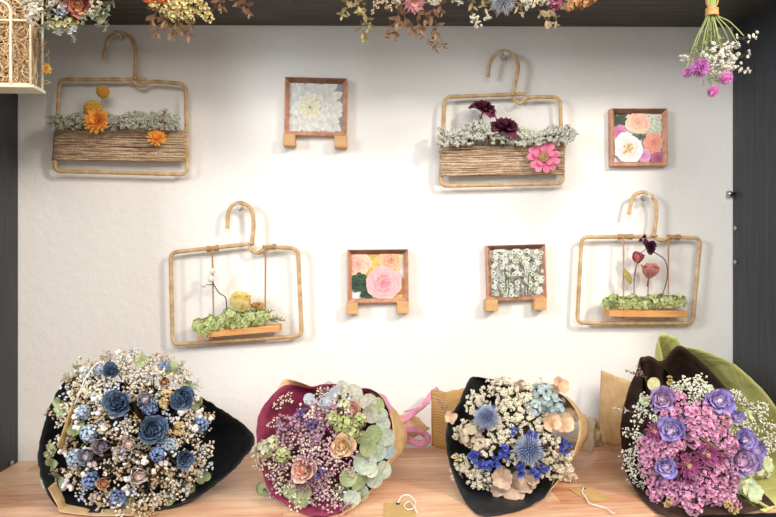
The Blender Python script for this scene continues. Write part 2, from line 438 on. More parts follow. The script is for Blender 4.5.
def k_zinnia(c, cc, centre, name='zinnia'):
    mb = MB()
    for row, (k, L) in enumerate(((11, 1.0), (5, .62))):
        for i in range(k):
            mb.petal(RZ(i*2*PI/k+row*.3+RND.uniform(-.06, .06)) @ T(0, .12, .05*row) @ RX(math.radians(4+16*row)), L*.9, .205-.03*row, vary(cc, .08), vary(c, .1), wrap=.5, curl=.15, nu=9, nv=4, shape='spoon', wob=.01)
    ce = MB()
    for i in range(60):
        rr = .3*math.sqrt(i/60); a = i*2.4; ce.blob((rr*math.cos(a), rr*math.sin(a), .2-.6*rr*rr), .055, vary(centre, .3), .4)
    return (name, mb.mesh(name), [('flower_centre', ce.mesh('flower_centre'))])
def k_thistle(c, ct, bract, name='thistle_head', n=150):
    mb = MB()
    mb.ball((0, 0, 0), .5, mix(c, C(40, 50, 90), .4), 8, 12)
    for i in range(n):
        z = 1-1.7*(i+.5)/n; a = i*2.39996; rr = math.sqrt(max(0, 1-z*z)); d = Vector((rr*math.cos(a), rr*math.sin(a), z))
        e = d*RND.uniform(.78, 1.08)
        mb.tube([d*.42, e], [.04, .012], [vary(c, .15), vary(ct, .1)], 4)
    br = MB()
    for k in range(9):
        br.petal(RZ(k*.7) @ T(0, .1, -.5) @ RX(math.radians(RND.uniform(-5, 20))), 1.15, .11, bract, mix(bract, ct, .5), shape='point', nu=4, nv=2, wrap=3)
    back_stem(br, 3, .06, C(130, 140, 110))
    return (name, mb.mesh(name), [('bract_collar', br.mesh('bract_collar'))])
def k_globe(c, ct, name='globe_amaranth'):
    mb = MB()
    for i in range(110):
        z = 1-1.75*(i+.5)/110; a = i*2.39996; rr = math.sqrt(max(0, 1-z*z)); d = Vector((rr*math.cos(a), rr*math.sin(a), z))
        mb.petal(frameM(d*.55, d, a) @ RX(math.radians(70)), .5, .13, mix(ct, c, .2), vary(mix(c, ct, RND.random()*.6), .1), shape='point', nu=2, nv=2, wrap=3)
    mb.ball((0, 0, 0), .6, c, 6, 10)
    st = MB(); back_stem(st, 2.5, .07, C(150, 160, 90), -.4)
    return (name, mb.mesh(name), [('stem', st.mesh('stem'))])
def k_billy(c, name='billy_button'):
    mb = MB()
    for i in range(240):
        z = 1-2*(i+.5)/240; a = i*2.39996; rr = math.sqrt(max(0, 1-z*z)); d = Vector((rr*math.cos(a), rr*math.sin(a), z))
        mb.blob(d*.9, .13, vary(c, .12), .2)
    mb.ball((0, 0, 0), .88, mix(c, C(140, 90, 10), .4), 10, 14)
    return (name, mb.mesh(name), [])
def k_crumple(c, c2, n=3, name='dried_leaf', W=.8, sub=None):
    """a few large wavy papery leaves or bracts"""
    mb = MB()
    for i in range(n):
        a = i*6.283/n+RND.uniform(-.4, .4)
        M = RZ(a) @ T(0, -.15, -.1*i) @ RX(math.radians(RND.uniform(5, 55)))
        mb.petal(M, RND.uniform(1.0, 1.3), W*RND.uniform(.7, 1), c, vary(c2, .08), wrap=RND.choice((.9, -.7, 1.2)), curl=RND.uniform(-1.2, .9), nu=8, nv=6, shape='round', wob=.07)
    back_stem(mb, 2.5, .06, C(140, 110, 80), -.1)
    return (name, mb.mesh(name), [])
def k_bells(c, c2, n=7, name='larkspur_floret_cluster'):
    mb = MB()
    for i in range(n):
        p = Vector((RND.uniform(-.7, .7), RND.uniform(-.7, .7), RND.uniform(-.2, .5)))
        M = frameM(p, Vector((p.x, p.y, 1.0)), RND.uniform(0, 6))
        for k in range(5): mb.petal(M @ RZ(k*1.257) @ RX(math.radians(RND.uniform(15, 60))), .55, .24, c, vary(c2, .15), wrap=1.5, curl=.4, nu=3, nv=3, wob=.03)
        mb.tube([(0, 0, -1), p], .03, STEM, 3, cap=False)
    back_stem(mb, 2.5, .05)
    return (name, mb.mesh(name), [])
def variants(fn, k, *a, **kw): return [fn(*a, **kw) for _ in range(k)]
def pick(x): return RND.choice(x) if isinstance(x, list) else x
# ------------------------------------------------------------------ the setting
def struct(name, me, m, M=None):
    o = obj(name, me, m, None, M); o['kind'] = 'structure'; return o
b = MB(); b.box((-2.2, 0.0, 0.0), (2.2, 0.1, 2.7)); struct('wall_back', b.mesh('wall_back', False), M_WALL)
b = MB(); b.box((-2.2, -3.2, -0.05), (2.2, 0.1, 0.0)); struct('floor', b.mesh('floor', False), M_FLOOR)
b = MB(); b.box((-2.2, -3.2, 2.7), (2.2, 0.1, 2.75)); struct('ceiling', b.mesh('ceiling', False), M_WALL)
DEP = 0.37
pl, pr = P(18.5, 258).x, P(732.3, 258).x
zl, zr = P(18.5, 461.5).z, P(732.3, 437).z
def shelf_z(x): return zl+(zr-zl)*(x-pl)/(pr-pl)
tl, tr = P(18.5, 25).z, P(732.3, 27.5).z
unit = thing('shelving_unit', (0.5*(pl+pr), -DEP/2, 0.0), 'charcoal wooden shelving unit with a pieced pine board as its lower display shelf', 'shelving unit')
t_ = 0.035
b = MB(); b.box((pl-t_, -DEP, 0.0), (pl, -0.0015, 2.35), bev=0.001); obj('side_panel', b.mesh('side_panel', False), M_PANEL, unit)
b = MB(); b.box((pr, -DEP, 0.0), (pr+t_, -0.0015, 2.35), bev=0.001); rp = obj('side_panel', b.mesh('side_panel', False), M_PANEL, unit)
b = MB(); b.prism([(pl, tl), (pr, tr), (pr, tr+.03), (pl, tl+.03)], -DEP, -0.0015, bev=0.001); obj('upper_shelf_board', b.mesh('upper_shelf_board', False), M_BOARD, unit)
b = MB(); b.prism([(pl, zl-.034), (pr, zr-.034), (pr, zr-.0045), (pl, zl-.0045)], -DEP-.001, -0.0015, bev=0.001); obj('lower_shelf_board', b.mesh('lower_shelf_board', False), M_EDGE, unit)
b = MB(); b.prism([(pl, zl-.004), (pr, zr-.004), (pr, zr), (pl, zl)], -DEP, -0.0015, bev=0.0008); obj('pine_shelf_top', b.mesh('pine_shelf_top', False), M_PINE, unit)
# shelf pin and two capped pin holes on the right panel, one on the left
def peg(x, y, z, s, L, r, m, name):
    q = MB(); q.tube([(x, y, z), (x+s*L*.5, y, z), (x+s*L*.55, y, z), (x+s*L, y, z)], [r, r, r*1.5, r*1.5], (1, 1, 1), 12)
    obj(name, q.mesh(name), m, unit)
p0 = P(735.5, 194, .008); peg(pr-.0002, p0.y, p0.z, -1, .014, .0042, M_STEEL, 'shelf_pin')
for py in (228, 262):
    p0 = P(737, py, .012); peg(pr, p0.y, p0.z, -1, .0018, .003, M_STEEL, 'hole_cap')
p0 = P(9, 471, .03); peg(pl, p0.y, shelf_z(pl)+.006, 1, .004, .0035, M_STEEL, 'shelf_pin')
# ------------------------------------------------------------------ wire hangers
RAF1, RAF2 = C(232, 202, 156), C(192, 152, 106)
def wrapped(mb, path, r=.0041, closed=False, c1=RAF1, c2=RAF2):
    pts = resample(path, .0014, closed); n = len(pts)
    rs, cs = [], []
    for i in range(n):
        k = (i % 3)/3.0; big = noise.noise(pts[i]*60)
        rs.append(r*(0.88+.17*k+.12*big)); cs.append(mix(c1, c2, min(1, max(0, .25+.4*(1-k)+.6*big))))
    mb.tube(pts, rs, cs, 8, closed=closed)
def hanger(root, frame_pts, end_left, dip, hook, d=.014):
    Q = lambda l, dd=d: [P(x, y, dd) for x, y in l]
    TLc, TRc, BR, BL = frame_pts
    q = MB()
    path = Q([end_left]) + fillet(Q([end_left, TLc, BL, BR, TRc, dip[-1]]), .014)[1:-1] + spline(Q(dip[::-1]), 5)
    wrapped(q, path)
    obj('hanger_frame', q.mesh('hanger_frame'), M_WIRE, root)
    q = MB(); wrapped(q, resample(spline([P(x, y, d+(.002 if i else .006)) for i, (x, y) in enumerate(hook)], 8), .004)); obj('hook', q.mesh('hook'), M_WIRE, root)
    def bind(x0, y0, x1, y1):
        w = MB(); A, B_ = P(x0, y0, d), P(x1, y1, d); n = 60; ax = (B_-A).normalized(); up = Vector((0, 0, 1)); up -= ax*up.dot(ax); up.normalize(); fr = ax.cross(up)
        w.tube([A.lerp(B_, i/n)+(up*math.cos(i*1.6)+fr*math.sin(i*1.6))*.0052 for i in range(n+1)], .0011, RAF2, 4)
        obj('binding', w.mesh('binding'), M_WIRE, root)
    return bind
def pin(px, py, label):
    p = P(px, py, .0); t = thing('hanging_pin', (p.x, -.012, p.z), label, 'push pin')
    prof = [(.0, .0062), (-.0015, .0062), (-.002, .003), (-.025, .0026), (-.0255, .0052), (-.0285, .0055), (-.029, .004)]
    q = MB(); q.tube([(p.x, y-.001, p.z) for y, r in prof], [r for y, r in prof], (1, 1, 1), 14); obj('pin_head', q.mesh('pin_head'), M_CLEAR, t)
    q = MB(); q.tube([(p.x, .012, p.z), (p.x, -.002, p.z)], .0006, (1, 1, 1), 6); obj('pin_point', q.mesh('pin_point'), M_STEEL, t)
def twine_band(root, x0, x1, yt, yb, xs=0.0, n=25, slope=0.0):
    """one continuous strand wound round the frame"""
    mb = MB(); pts = []; cs = []
    for k in range(n):
        y = yt+(yb-yt)*(k+.5)/n; sh = xs*k/n
        j = [RND.uniform(-.8, .8) for _ in range(6)]
        for i in range(22):
            u = i/21; w = sum(j[m]*math.sin((m+1)*u*3.1+m) for m in range(4))*.45
            pts.append(P(x0+sh+(x1-x0)*u, y+w+slope*u, .0215+.0008*math.sin(k*2.1)+RND.uniform(-.0004, .0004)))
        e = P(x1+sh+1.0, y+slope, .014); pts.append(e)
        for i in range(8):
            u = 1-i/7; pts.append(P(x0+sh+(x1-x0)*u, y+slope*u+.5*(yb-yt)/n, .0075))
        pts.append(P(x0+sh-1.0, y+.8*(yb-yt)/n, .014))
    for i in range(len(pts)): cs.append(vary(mix(C(232, 206, 176), C(178, 146, 116), RND.random()), .08))
    mb.tube(pts, mpp(.02)*(yb-yt)/n*.62, cs, 5)
    obj('twine_band', mb.mesh('twine_band'), M_TWINE, root)
def put(root, kit, px, py, rpx, d, face=(0, -1, .1), roll=None):
    kit = pick(kit)
    s = rpx*mpp(d)
    return kit_put(kit, root, frameM(P(px, py, d), face, RND.uniform(0, 6.28) if roll is None else roll, s))
def stemline(root, pts, r, c, name='stem', rad_end=None):
    mb = MB(); q = spline([P(*p) for p in pts], 5); n = len(q)
    mb.tube(q, [r*(1-.3*i/n) for i in range(n)], c, 5); obj(name, mb.mesh(name), M_FINE, root)
GREYW = C(196, 198, 184)
lichen = variants(k_rice, 4, C(206, 206, 192), n=13, m=9, name='sea_lavender_sprig')
lichen2 = variants(k_rice, 3, C(186, 186, 168), n=13, m=9, name='sea_lavender_sprig')
SAFE[0] = None
H1 = thing('hanger_ornament', P(121, 165, .02), 'raffia wrapped wire hanger with jute twine band, orange strawflowers and yellow billy buttons', 'wall ornament')
bind = hanger(H1, [(60, 80), (185.5, 84.5), (187, 174.5), (55, 171)], (146, 80), [(131, 79), (137, 85), (144, 86), (150, 82.5), (156, 82)], [(134.8, 80), (135.5, 62), (135.5, 50), (131, 39), (121, 34), (110, 38), (106, 48), (104, 59)])
twine_band(H1, 56, 186, 128.5, 159.5, -2, slope=2.2)
for i in range(15):
    x = 60+i*8.2; put(H1, lichen2, x+4, 127, 7, .015, (RND.uniform(-.3, .3), -1, .5)); put(H1, lichen2, x+RND.uniform(-2, 2), 122+RND.uniform(-2.5, 2), 7.5, .016, (RND.uniform(-.3, .3), -1, .8))
put(H1, k_leaf_sprig(C(130, 126, 90), C(150, 146, 110), 8, .22, 'leafy_tip', shape='point', stem=1.5), 52, 119, 5, .016, (-1, -.3, .25))
bil = k_billy(C(214, 160, 40)); st1 = k_strawflower(C(250, 172, 24), C(240, 140, 10), C(232, 130, 20), n=64, W=.13)
put(H1, bil, 103, 92, 6.2, .034); stemline(H1, [(103, 96, .03), (101, 112, .026), (100, 135, .018)], .0009, C(150, 150, 90))
put(H1, bil, 93.5, 110, 9, .028)
put(H1, st1, 102, 124, 14, .036, (-.1, -1, .15)); put(H1, st1, 157, 138.5, 10, .036, (.3, -1, .35))
put(H1, k_rice(C(168, 110, 40), 12, 12, 'yarrow_head', .8), 167, 121.5, 6.5, .026, (0, -1, .5))
put(H1, lichen, 164, 111, 4, .02, (0, -.5, 1)); 
pin(122, 38, 'clear plastic push pin inside the hook of the orange strawflower hanger')
H2 = thing('hanger_ornament', P(503, 180, .02), 'raffia wrapped wire hanger with jute twine band, pink zinnia and dark burgundy blooms', 'wall ornament')
bind = hanger(H2, [(445, 97.5), (559.5, 97.5), (563, 183.5), (441, 186)], (525, 94.5), [(513, 95), (515, 101), (520, 103.5), (525, 99.5), (531, 97.5)], [(512.5, 96), (515, 84), (518, 68), (514, 56.5), (504, 52), (494.5, 56), (489.5, 65), (488, 77)])
twine_band(H2, 442, 563.5, 147, 175.5, -1, slope=-1)
for i in range(17):
    x = 443+i*7.6; y = 137-(6 if 3 < i < 7 else 0)+(-4 if i > 12 else 0)
    put(H2, lichen, x+RND.uniform(-2, 2), y+6, 7, .014, (RND.uniform(-.3, .3), -1, .5))
    put(H2, lichen, x+RND.uniform(-2, 2), y+RND.uniform(-2, 3), 8, .017, (RND.uniform(-.3, .3), -1, .9))
put(H2, lichen, 468, 128, 6, .02, (-.5, -.6, 1)); put(H2, lichen, 569, 131, 5.5, .02, (1, -.6, .4)); put(H2, lichen, 438, 141, 4, .02, (-1, -.6, 0))
dah = k_strawflower(C(96, 28, 56), C(70, 16, 40), C(60, 20, 35), n=52, name='dried_dahlia', W=.15)
dah2 = k_rose(C(112, 34, 66), C(84, 20, 48), C(140, 60, 96), .9, 26, name='dried_dahlia', wob=.12)
put(H2, dah, 504, 129, 14, .034, (0, -.9, .8)); put(H2, dah2, 504, 125, 11.5, .036, (.05, -.6, 1)); put(H2, dah2, 484, 106, 9.5, .03, (.25, -.6, 1))
put(H2, k_leaf_sprig(C(90, 100, 60), C(110, 120, 70), 6, .4, 'leafy_tip', shape='point'), 483, 114, 5, .028, (.2, -.3, 1))
stemline(H2, [(483, 112, .026), (479, 124, .022), (476, 148, .016)], .0012, C(140, 110, 90)); stemline(H2, [(493, 112, .028), (498, 124, .026), (504, 150, .016)], .0012, C(110, 60, 70))
zin = k_zinnia(C(240, 128, 164), C(222, 84, 134), C(176, 140, 92))
put(H2, zin, 543, 157.5, 17, .036, (0, -1, .1))
pin(503, 57.5, 'clear plastic push pin inside the hook of the pink zinnia hanger')
def plank(root, x0, y0, x1, y1, th):
    a, b2 = P(x0, y0, .02), P(x1, y1, .02); h = th*mpp(.02)
    q = MB(); q.prism([(a.x, a.z-h), (b2.x, b2.z-h), (b2.x, b2.z), (a.x, a.z)], -.037, -.007, bev=.0006)
    obj('swing_plank', q.mesh('swing_plank', False), M_PLANK, root)
GR1, GR2 = C(150, 170, 96), C(188, 200, 136)
hyd_g = variants(k_hydrangea, 3, C(214, 222, 160), C(176, 190, 112), n=14, r=.56, name='green_hydrangea_clump', stem=.4, flat=.6)
H3 = thing('hanger_ornament', P(240, 335, .02), 'tilted raffia wrapped hanger holding a small swing with one yellow rose', 'wall ornament')
bind = hanger(H3, [(171, 253), (297.5, 249), (301.5, 336), (173, 344.5)], (254, 244), [(249, 245.5), (252, 251), (257, 253.5), (262, 251.5), (268, 247)], [(251.5, 245), (253.5, 226), (251.5, 211), (243, 204), (234, 205), (228.5, 213), (227.5, 229)])
bind(207, 249.6, 219, 248.2); bind(263, 249, 276, 247)
for (x, ya, xb, yb) in ((212.5, 249, 214, 333), (265.5, 247, 265, 327)):
    stemline(H3, [(x, ya, .019), ((x+xb)/2, (ya+yb)/2, .021), (xb, yb-6, .021), (xb, yb, .021)], .0018, C(176, 134, 92), 'swing_rope')
    stemline(H3, [(xb, yb-1, .022), (xb+.3, yb+5.5-(.0 if xb < 240 else 0), .022)], .0026, C(170, 128, 88), 'rope_knot')
plank(H3, 199.5, 331.5, 280.5, 324, 6)
for i, (x, y) in enumerate([(200, 326), (207, 329), (210, 322), (217, 325), (224, 321), (229, 315), (232, 323), (239, 318), (243, 322), (250, 317), (256, 320), (262, 317), (207, 331)]):
    put(H3, hyd_g, x, y, 7.2, .03, (RND.uniform(-.3, .3), -1, .6))
fir = k_leaf_sprig(C(140, 160, 70), C(176, 190, 100), 16, .22, 'feathery_sprig', shape='point', stem=1.0)
put(H3, fir, 270, 319, 10, .03, (1, -.2, .15)); put(H3, fir, 266, 315, 9, .028, (.7, -.3, .6)); put(H3, fir, 277, 320, 9, .028, (1, -.3, 0))
put(H3, k_rose(C(246, 222, 140), C(236, 200, 96), C(232, 196, 110), .1, 11, stem=1.2), 242, 301, 13.5, .032, (.05, -.3, 1))
stemline(H3, [(243, 306, .03), (242.5, 318, .028)], .0016, C(96, 96, 50))
put(H3, k_rice(C(206, 150, 50), 14, 10, 'yarrow_head', .9), 256.5, 307, 8, .03, (0, -.5, 1)); stemline(H3, [(257, 310, .03), (257, 320, .028)], .001, C(110, 90, 50))
stemline(H3, [(226, 318, .026), (226, 299, .028), (219, 293, .03), (213, 283, .03), (210, 275, .03)], .0013, C(96, 74, 66), 'branch')
stemline(H3, [(214, 285, .03), (205, 285, .03)], .001, C(96, 74, 66), 'branch')
for x, y, r in ((204, 285, 3), (211, 279, 3.6), (212.5, 271.5, 3)):
    q = MB(); q.ball((0, 0, 0), 1, C(232, 226, 212), 8, 10, sq=(1, 1, .85)); obj('white_berry', q.mesh('white_berry'), M_FINE, H3, frameM(P(x, y, .031), (0, -1, 0), 0, r*mpp(.03)))
pin(241, 208, 'clear plastic push pin inside the hook of the yellow rose swing hanger')
H4 = thing('hanger_ornament', P(640, 318, .02), 'raffia wrapped hanger holding a small swing with two dried pink rosebuds', 'wall ornament')
bind = hanger(H4, [(582, 237.5), (700, 238.5), (692.5, 323), (577.5, 323)], (657, 237), [(655, 238), (659, 240.5), (664, 240), (668, 238), (672, 237.5)], [(653.5, 237), (656, 218), (655.5, 203), (649.5, 195), (641, 193), (633, 198), (629, 215)])
bind(618, 237.2, 633, 237.2); bind(667, 238, 680, 237.6)
for (x, ya, xb, yb) in ((623.6, 238, 623.5, 311), (668.3, 238, 668, 312)):
    stemline(H4, [(x, ya, .019), ((x+xb)/2, (ya+yb)/2, .021), (xb, yb-6, .021), (xb, yb, .021)], .0018, C(176, 134, 92), 'swing_rope')
    stemline(H4, [(xb-.3, yb-1, .022), (xb-.8, yb+7.5, .022)], .0024, C(170, 128, 88), 'rope_knot')
plank(H4, 606, 309.5, 683.6, 310.5, 6.5)
for i in range(13):
    put(H4, hyd_g, 609+i*5.9, 302+RND.uniform(-2.5, 3), 6.6, .03, (RND.uniform(-.3, .3), -1, .6))
rsp = k_rose(C(206, 128, 122), C(186, 90, 98), C(222, 170, 140), .12, 12, stem=1.0)
put(H4, rsp, 649.7, 270.5, 10.5, .032, (0, -.35, 1)); put(H4, k_bud(C(206, 110, 118), C(176, 76, 90)), 638.7, 257.5, 8, .03, (.1, -.4, 1))
stemline(H4, [(649, 275, .03), (648, 290, .028), (648, 300, .028)], .0014, C(128, 84, 72)); stemline(H4, [(638, 261, .029), (634.5, 275, .028), (634, 298, .028)], .0012, C(128, 84, 72))
stemline(H4, [(650, 251, .03), (658, 255, .03), (665.5, 262, .03), (667, 278, .03), (661, 299, .028)], .0013, C(92, 66, 60), 'branch')
put(H4, k_bells(C(70, 34, 50), C(92, 44, 66), 12, 'dark_plum_blossom'), 646.5, 247, 8, .032, (0, -1, .3)); put(H4, k_bells(C(70, 34, 50), C(92, 44, 66), 6, 'dark_plum_blossom'), 643, 239.5, 4.5, .03, (0, -1, .3))
lf = MB(); lf.petal(Matrix(), 2.2, .42, C(150, 138, 70), C(176, 160, 84), wrap=.8, curl=-.3, shape='point', nu=6, nv=4); obj('olive_leaf', lf.mesh('olive_leaf'), M_PETAL, H4, Matrix.Translation(P(631, 284, .028)) @ Matrix.Rotation(math.radians(90), 4, 'X') @ RZ(math.radians(24)) @ Matrix.Scale(8.5*mpp(.03), 4))
pin(643, 198, 'clear plastic push pin inside the hook of the pink rosebud swing hanger')
for h in (H1, H2, H3, H4): h.location += (CAM-h.location)*.0055
# ------------------------------------------------------------------ picture frames
def flat_petals(mb, cx, cy, r, n, L, W, ca, cb, lay, a0=0, inner=0.0, rnd=.08, edge=None, shape='round'):
    for k in range(n):
        a = a0+k*2*PI/n+RND.uniform(-.12, .12)
        M = T(cx, cy, lay[0]) @ RZ(a) @ T(0, inner, 0); lay[0] += .00002
        mb.petal(M, L*RND.uniform(1-rnd, 1+rnd), W, vary(ca, .05), vary(cb, .05), nu=7, nv=4, edge=edge, shape=shape)
def flat_rose(mb, cx, cy, r, outer, mid, inner, lay, edge=None):
    for t, n in ((1.0, 9), (.84, 8), (.68, 7), (.52, 6), (.38, 5), (.24, 4)):
        c = mix(inner, outer, t)
        flat_petals(mb, cx+RND.uniform(-.05, .05)*r, cy+RND.uniform(-.05, .05)*r, r, n, r*t, r*t*.5, mid, vary(c, .05), lay, RND.uniform(0, 3), edge=edge, shape='spoon', rnd=.14)
def clip_mesh(mb, hw, hh):
    """keeps the printed flowers inside the sheet"""
    for v in mb.v: v.x = max(-hw, min(hw, v.x)); v.y = max(-hh, min(hh, v.y))
def frame(tlp, trp, brp, blp, print_fn, label, blocks=None, bw=4.3):
    c = [P(*p, .017) for p in (tlp, trp, brp, blp)]; ctr = sum(c, Vector())/4
    ax = ((c[1]-c[0])+(c[2]-c[3])); ang = math.atan2(ax.z, ax.x)
    w = ((c[1]-c[0]).length+(c[2]-c[3]).length)/2/2*.985; h = ((c[3]-c[0]).length+(c[2]-c[1]).length)/2/2*.985
    t = thing('picture_frame', (ctr.x, -.001, ctr.z), label, 'picture frame')
    R = Matrix.Translation((ctr.x, -.001, ctr.z)) @ Matrix.Rotation(-ang, 4, 'Y')
    bwm = bw*mpp(0)
    def side(a, b_, m, name='frame_side'):
        """one mitred length of moulding, sloping in towards the print"""
        q = MB(); o1, o2 = a, b_
        def pt(p, ins, y): return Vector((p[0]-math.copysign(ins, p[0]), y, p[1]-math.copysign(ins, p[1])))
        prof = [(0, 0), (0, -.016), (.0016, -.017), (bwm*.4, -.0155), (bwm, -.009), (bwm, -.004), (bwm*.9, 0)]
        vs = [pt(o1, i, y) for i, y in prof]+[pt(o2, i, y) for i, y in prof]; n = len(prof)
        fs = [(k, (k+1) % n, n+(k+1) % n, n+k) for k in range(n)]+[tuple(range(n))[::-1], tuple(n+k for k in range(n))]
        q.add(vs, fs, (1, 1, 1)); obj(name, q.mesh(name, False), m, t, R)
    cn = [(-w, h), (w, h), (w, -h), (-w, -h)]
    side(cn[0], cn[1], M_SHADEWD); side(cn[1], cn[2], M_WALNUT); side(cn[2], cn[3], M_WALNUT); side(cn[3], cn[0], M_SHADEWD if False else M_WALNUT)
    mb = MB(); lay = [0.0]; hw, hh = w-bwm*.95, h-bwm*.95
    print_fn(mb, hw, hh, lay); clip_mesh(mb, hw, hh)
    obj('photo_print', mb.mesh('photo_print'), M_PRINT, t, R @ T(0, -.006, 0) @ Matrix.Rotation(PI/2, 4, 'X'))
    for k, (bx0, by0, bx1, by1) in enumerate(blocks or []):
        a, b_ = P(bx0, by0, .026), P(bx1, by1, .026)
        q = MB(); q.box((a.x, -.026, b_.z), (b_.x, -.0015, a.z), bev=.0008)
        o = obj('ledge_block', q.mesh('ledge_block', False), M_BLOCK); 
        tag(o, ('pale wooden ledge block under the left' if k == 0 else 'pale wooden ledge block under the right')+' corner of the '+blk_name, 'wooden block')
        WORLD[o.name] = Matrix()
def quadbg(mb, x0, y0, x1, y1, c, lay, c2=None):
    lay[0] += .00002; z = lay[0]
    mb.add([Vector((x0, y0, z)), Vector((x1, y0, z)), Vector((x1, y1, z)), Vector((x0, y1, z))], [(0, 1, 2, 3)], [c, c2 or c, c2 or c, c])
def pr_dahlia(mb, w, h, lay):
    quadbg(mb, -w, -h, w, h, C(206, 204, 204), lay, C(150, 148, 156))
    cx, cy = -.12*w, 0
    for t, n in ((1.55, 17), (1.38, 16), (1.2, 15), (1.02, 14), (.86, 13), (.7, 12), (.56, 11)):
        flat_petals(mb, cx+.02*w*t, cy, 1, n, w*t*.82, w*.16, C(96, 98, 90), C(232, 232, 228), lay, t*5, shape='spoon')
    for t, n in ((.46, 12), (.36, 11), (.27, 9), (.18, 7), (.1, 5)):
        flat_petals(mb, cx-.1*w, cy, 1, n, w*t, w*.08, C(122, 116, 66), C(240, 238, 210), lay, t*7, shape='spoon')
def pr_roses(mb, w, h, lay):
    quadbg(mb, -w, -h, w, h, C(228, 226, 232), lay, C(224, 226, 226))
    flat_petals(mb, -w*.85, h*.75, 1, 7, w*.6, w*.14, C(50, 62, 52), C(84, 104, 76), lay)
    flat_rose(mb, -w*.75, h*.25, w*.28, C(220, 150, 190), C(180, 90, 140), C(190, 100, 150), lay)
    flat_petals(mb, w*.15, h*.05, 1, 5, w*.4, w*.07, C(80, 90, 76), C(120, 132, 106), lay)
    for i in range(16): flat_petals(mb, RND.uniform(.4, .95)*w, RND.uniform(.2, .9)*h, 1, 5, w*.12, w*.06, C(170, 190, 150), C(232, 238, 230), lay)
    flat_rose(mb, w*.0, h*.62, w*.52, C(244, 204, 186), C(226, 150, 120), C(236, 160, 140), lay, C(248, 220, 196))
    flat_rose(mb, w*.62, -h*.2, w*.42, C(236, 150, 130), C(206, 112, 106), C(220, 120, 116), lay, C(244, 196, 170))
    flat_rose(mb, w*.2, -h*.75, w*.3, C(232, 176, 214), C(200, 120, 180), C(210, 130, 190), lay)
    flat_rose(mb, w*.8, -h*.85, w*.28, C(204, 120, 160), C(140, 60, 100), C(160, 70, 110), lay)
    flat_rose(mb, -w*.45, -h*.45, w*.62, C(244, 242, 248), C(206, 202, 208), C(232, 222, 196), lay)
    for i in range(14): flat_petals(mb, -w*.45+RND.uniform(-.2, .2)*w, -h*.45+RND.uniform(-.2, .2)*h, 1, 3, w*.07, w*.02, C(190, 150, 60), C(226, 196, 110), lay)
def pr_peony(mb, w, h, lay):
    quadbg(mb, -w, -h, w, h, C(214, 180, 90), lay, C(200, 170, 100))
    quadbg(mb, w*.55, -h*.1, w, h, C(214, 214, 210), lay); quadbg(mb, -w, -h, -w*.1, -h*.6, C(236, 236, 236), lay)
    flat_rose(mb, w*.1, h*.5, w*.35, C(236, 206, 120), C(196, 160, 50), C(210, 170, 60), lay)
    flat_rose(mb, -w*.78, h*.55, w*.5, C(240, 196, 196), C(210, 120, 130), C(224, 140, 150), lay, C(246, 226, 170))
    flat_rose(mb, w*.5, h*.7, w*.48, C(232, 176, 160), C(190, 110, 90), C(210, 130, 110), lay, C(240, 220, 150))
    flat_rose(mb, w*.85, -h*.4, w*.32, C(190, 130, 70), C(130, 80, 40), C(160, 100, 50), lay)
    for a, b_ in ((-.7, -.15), (-.55, -.4), (-.85, -.35), (-.4, -.75)): flat_petals(mb, w*a, h*b_, 1, 6, w*.32, w*.09, C(24, 48, 34), C(56, 88, 62), lay)
    flat_rose(mb, w*.22, -h*.3, w*.66, C(236, 184, 190), C(204, 110, 126), C(216, 120, 140), lay, C(242, 206, 208))
def pr_lace(mb, w, h, lay):
    quadbg(mb, -w, -h, w, h, C(206, 202, 204), lay, C(180, 180, 174))
    for i in range(26):
        x, y = RND.uniform(-1, 1)*w, RND.uniform(-1, 1)*h; flat_petals(mb, x, y, 1, 3, w*RND.uniform(.15, .35), w*.025, C(104, 122, 84), C(150, 164, 122), lay)
    for i in range(210):
        x, y = RND.uniform(-1, 1)*w, RND.uniform(-1, 1)*h
        flat_petals(mb, x, y, 1, 5, w*RND.uniform(.05, .11), w*.035, C(190, 198, 180), C(238, 238, 238), lay)
        if i % 2 == 0: flat_petals(mb, x, y, 1, 4, w*.045, w*.025, C(110, 130, 50), C(160, 170, 90), lay)
    for i in range(7):
        x, y = RND.uniform(-.8, .8)*w, RND.uniform(-1, 0)*h; flat_petals(mb, x, y, 1, 2, w*.4, w*.02, C(50, 62, 44), C(96, 110, 76), lay)
blk_name = 'white dahlia picture'
frame((284, 76.5), (348, 78), (346.5, 136.5), (284, 135), pr_dahlia, 'square reddish wood frame with a photo of one white dahlia', [(283, 133.8, 295, 145.5), (334.3, 135.5, 347, 147)])
blk_name = 'none'
frame((611, 108), (668.2, 108), (668, 166), (611, 166.2), pr_roses, 'square wooden frame with peach and white roses, fixed without ledge blocks')
blk_name = 'pink peony picture'
frame((347, 249.5), (409.3, 248.6), (408.3, 303), (347, 303.5), pr_peony, 'square wooden frame with a photo of pink peony and yellow roses', [(346.3, 303, 358, 314.5), (397, 302, 408.7, 313.5)])
blk_name = 'white lace flower picture'
frame((487.3, 245.5), (547.5, 243.3), (545.6, 300), (486.3, 301.5), pr_lace, 'square wooden frame with a photo of tiny white lace flowers', [(486, 299.8, 498, 311.2), (534.5, 298.5, 546.7, 310)])
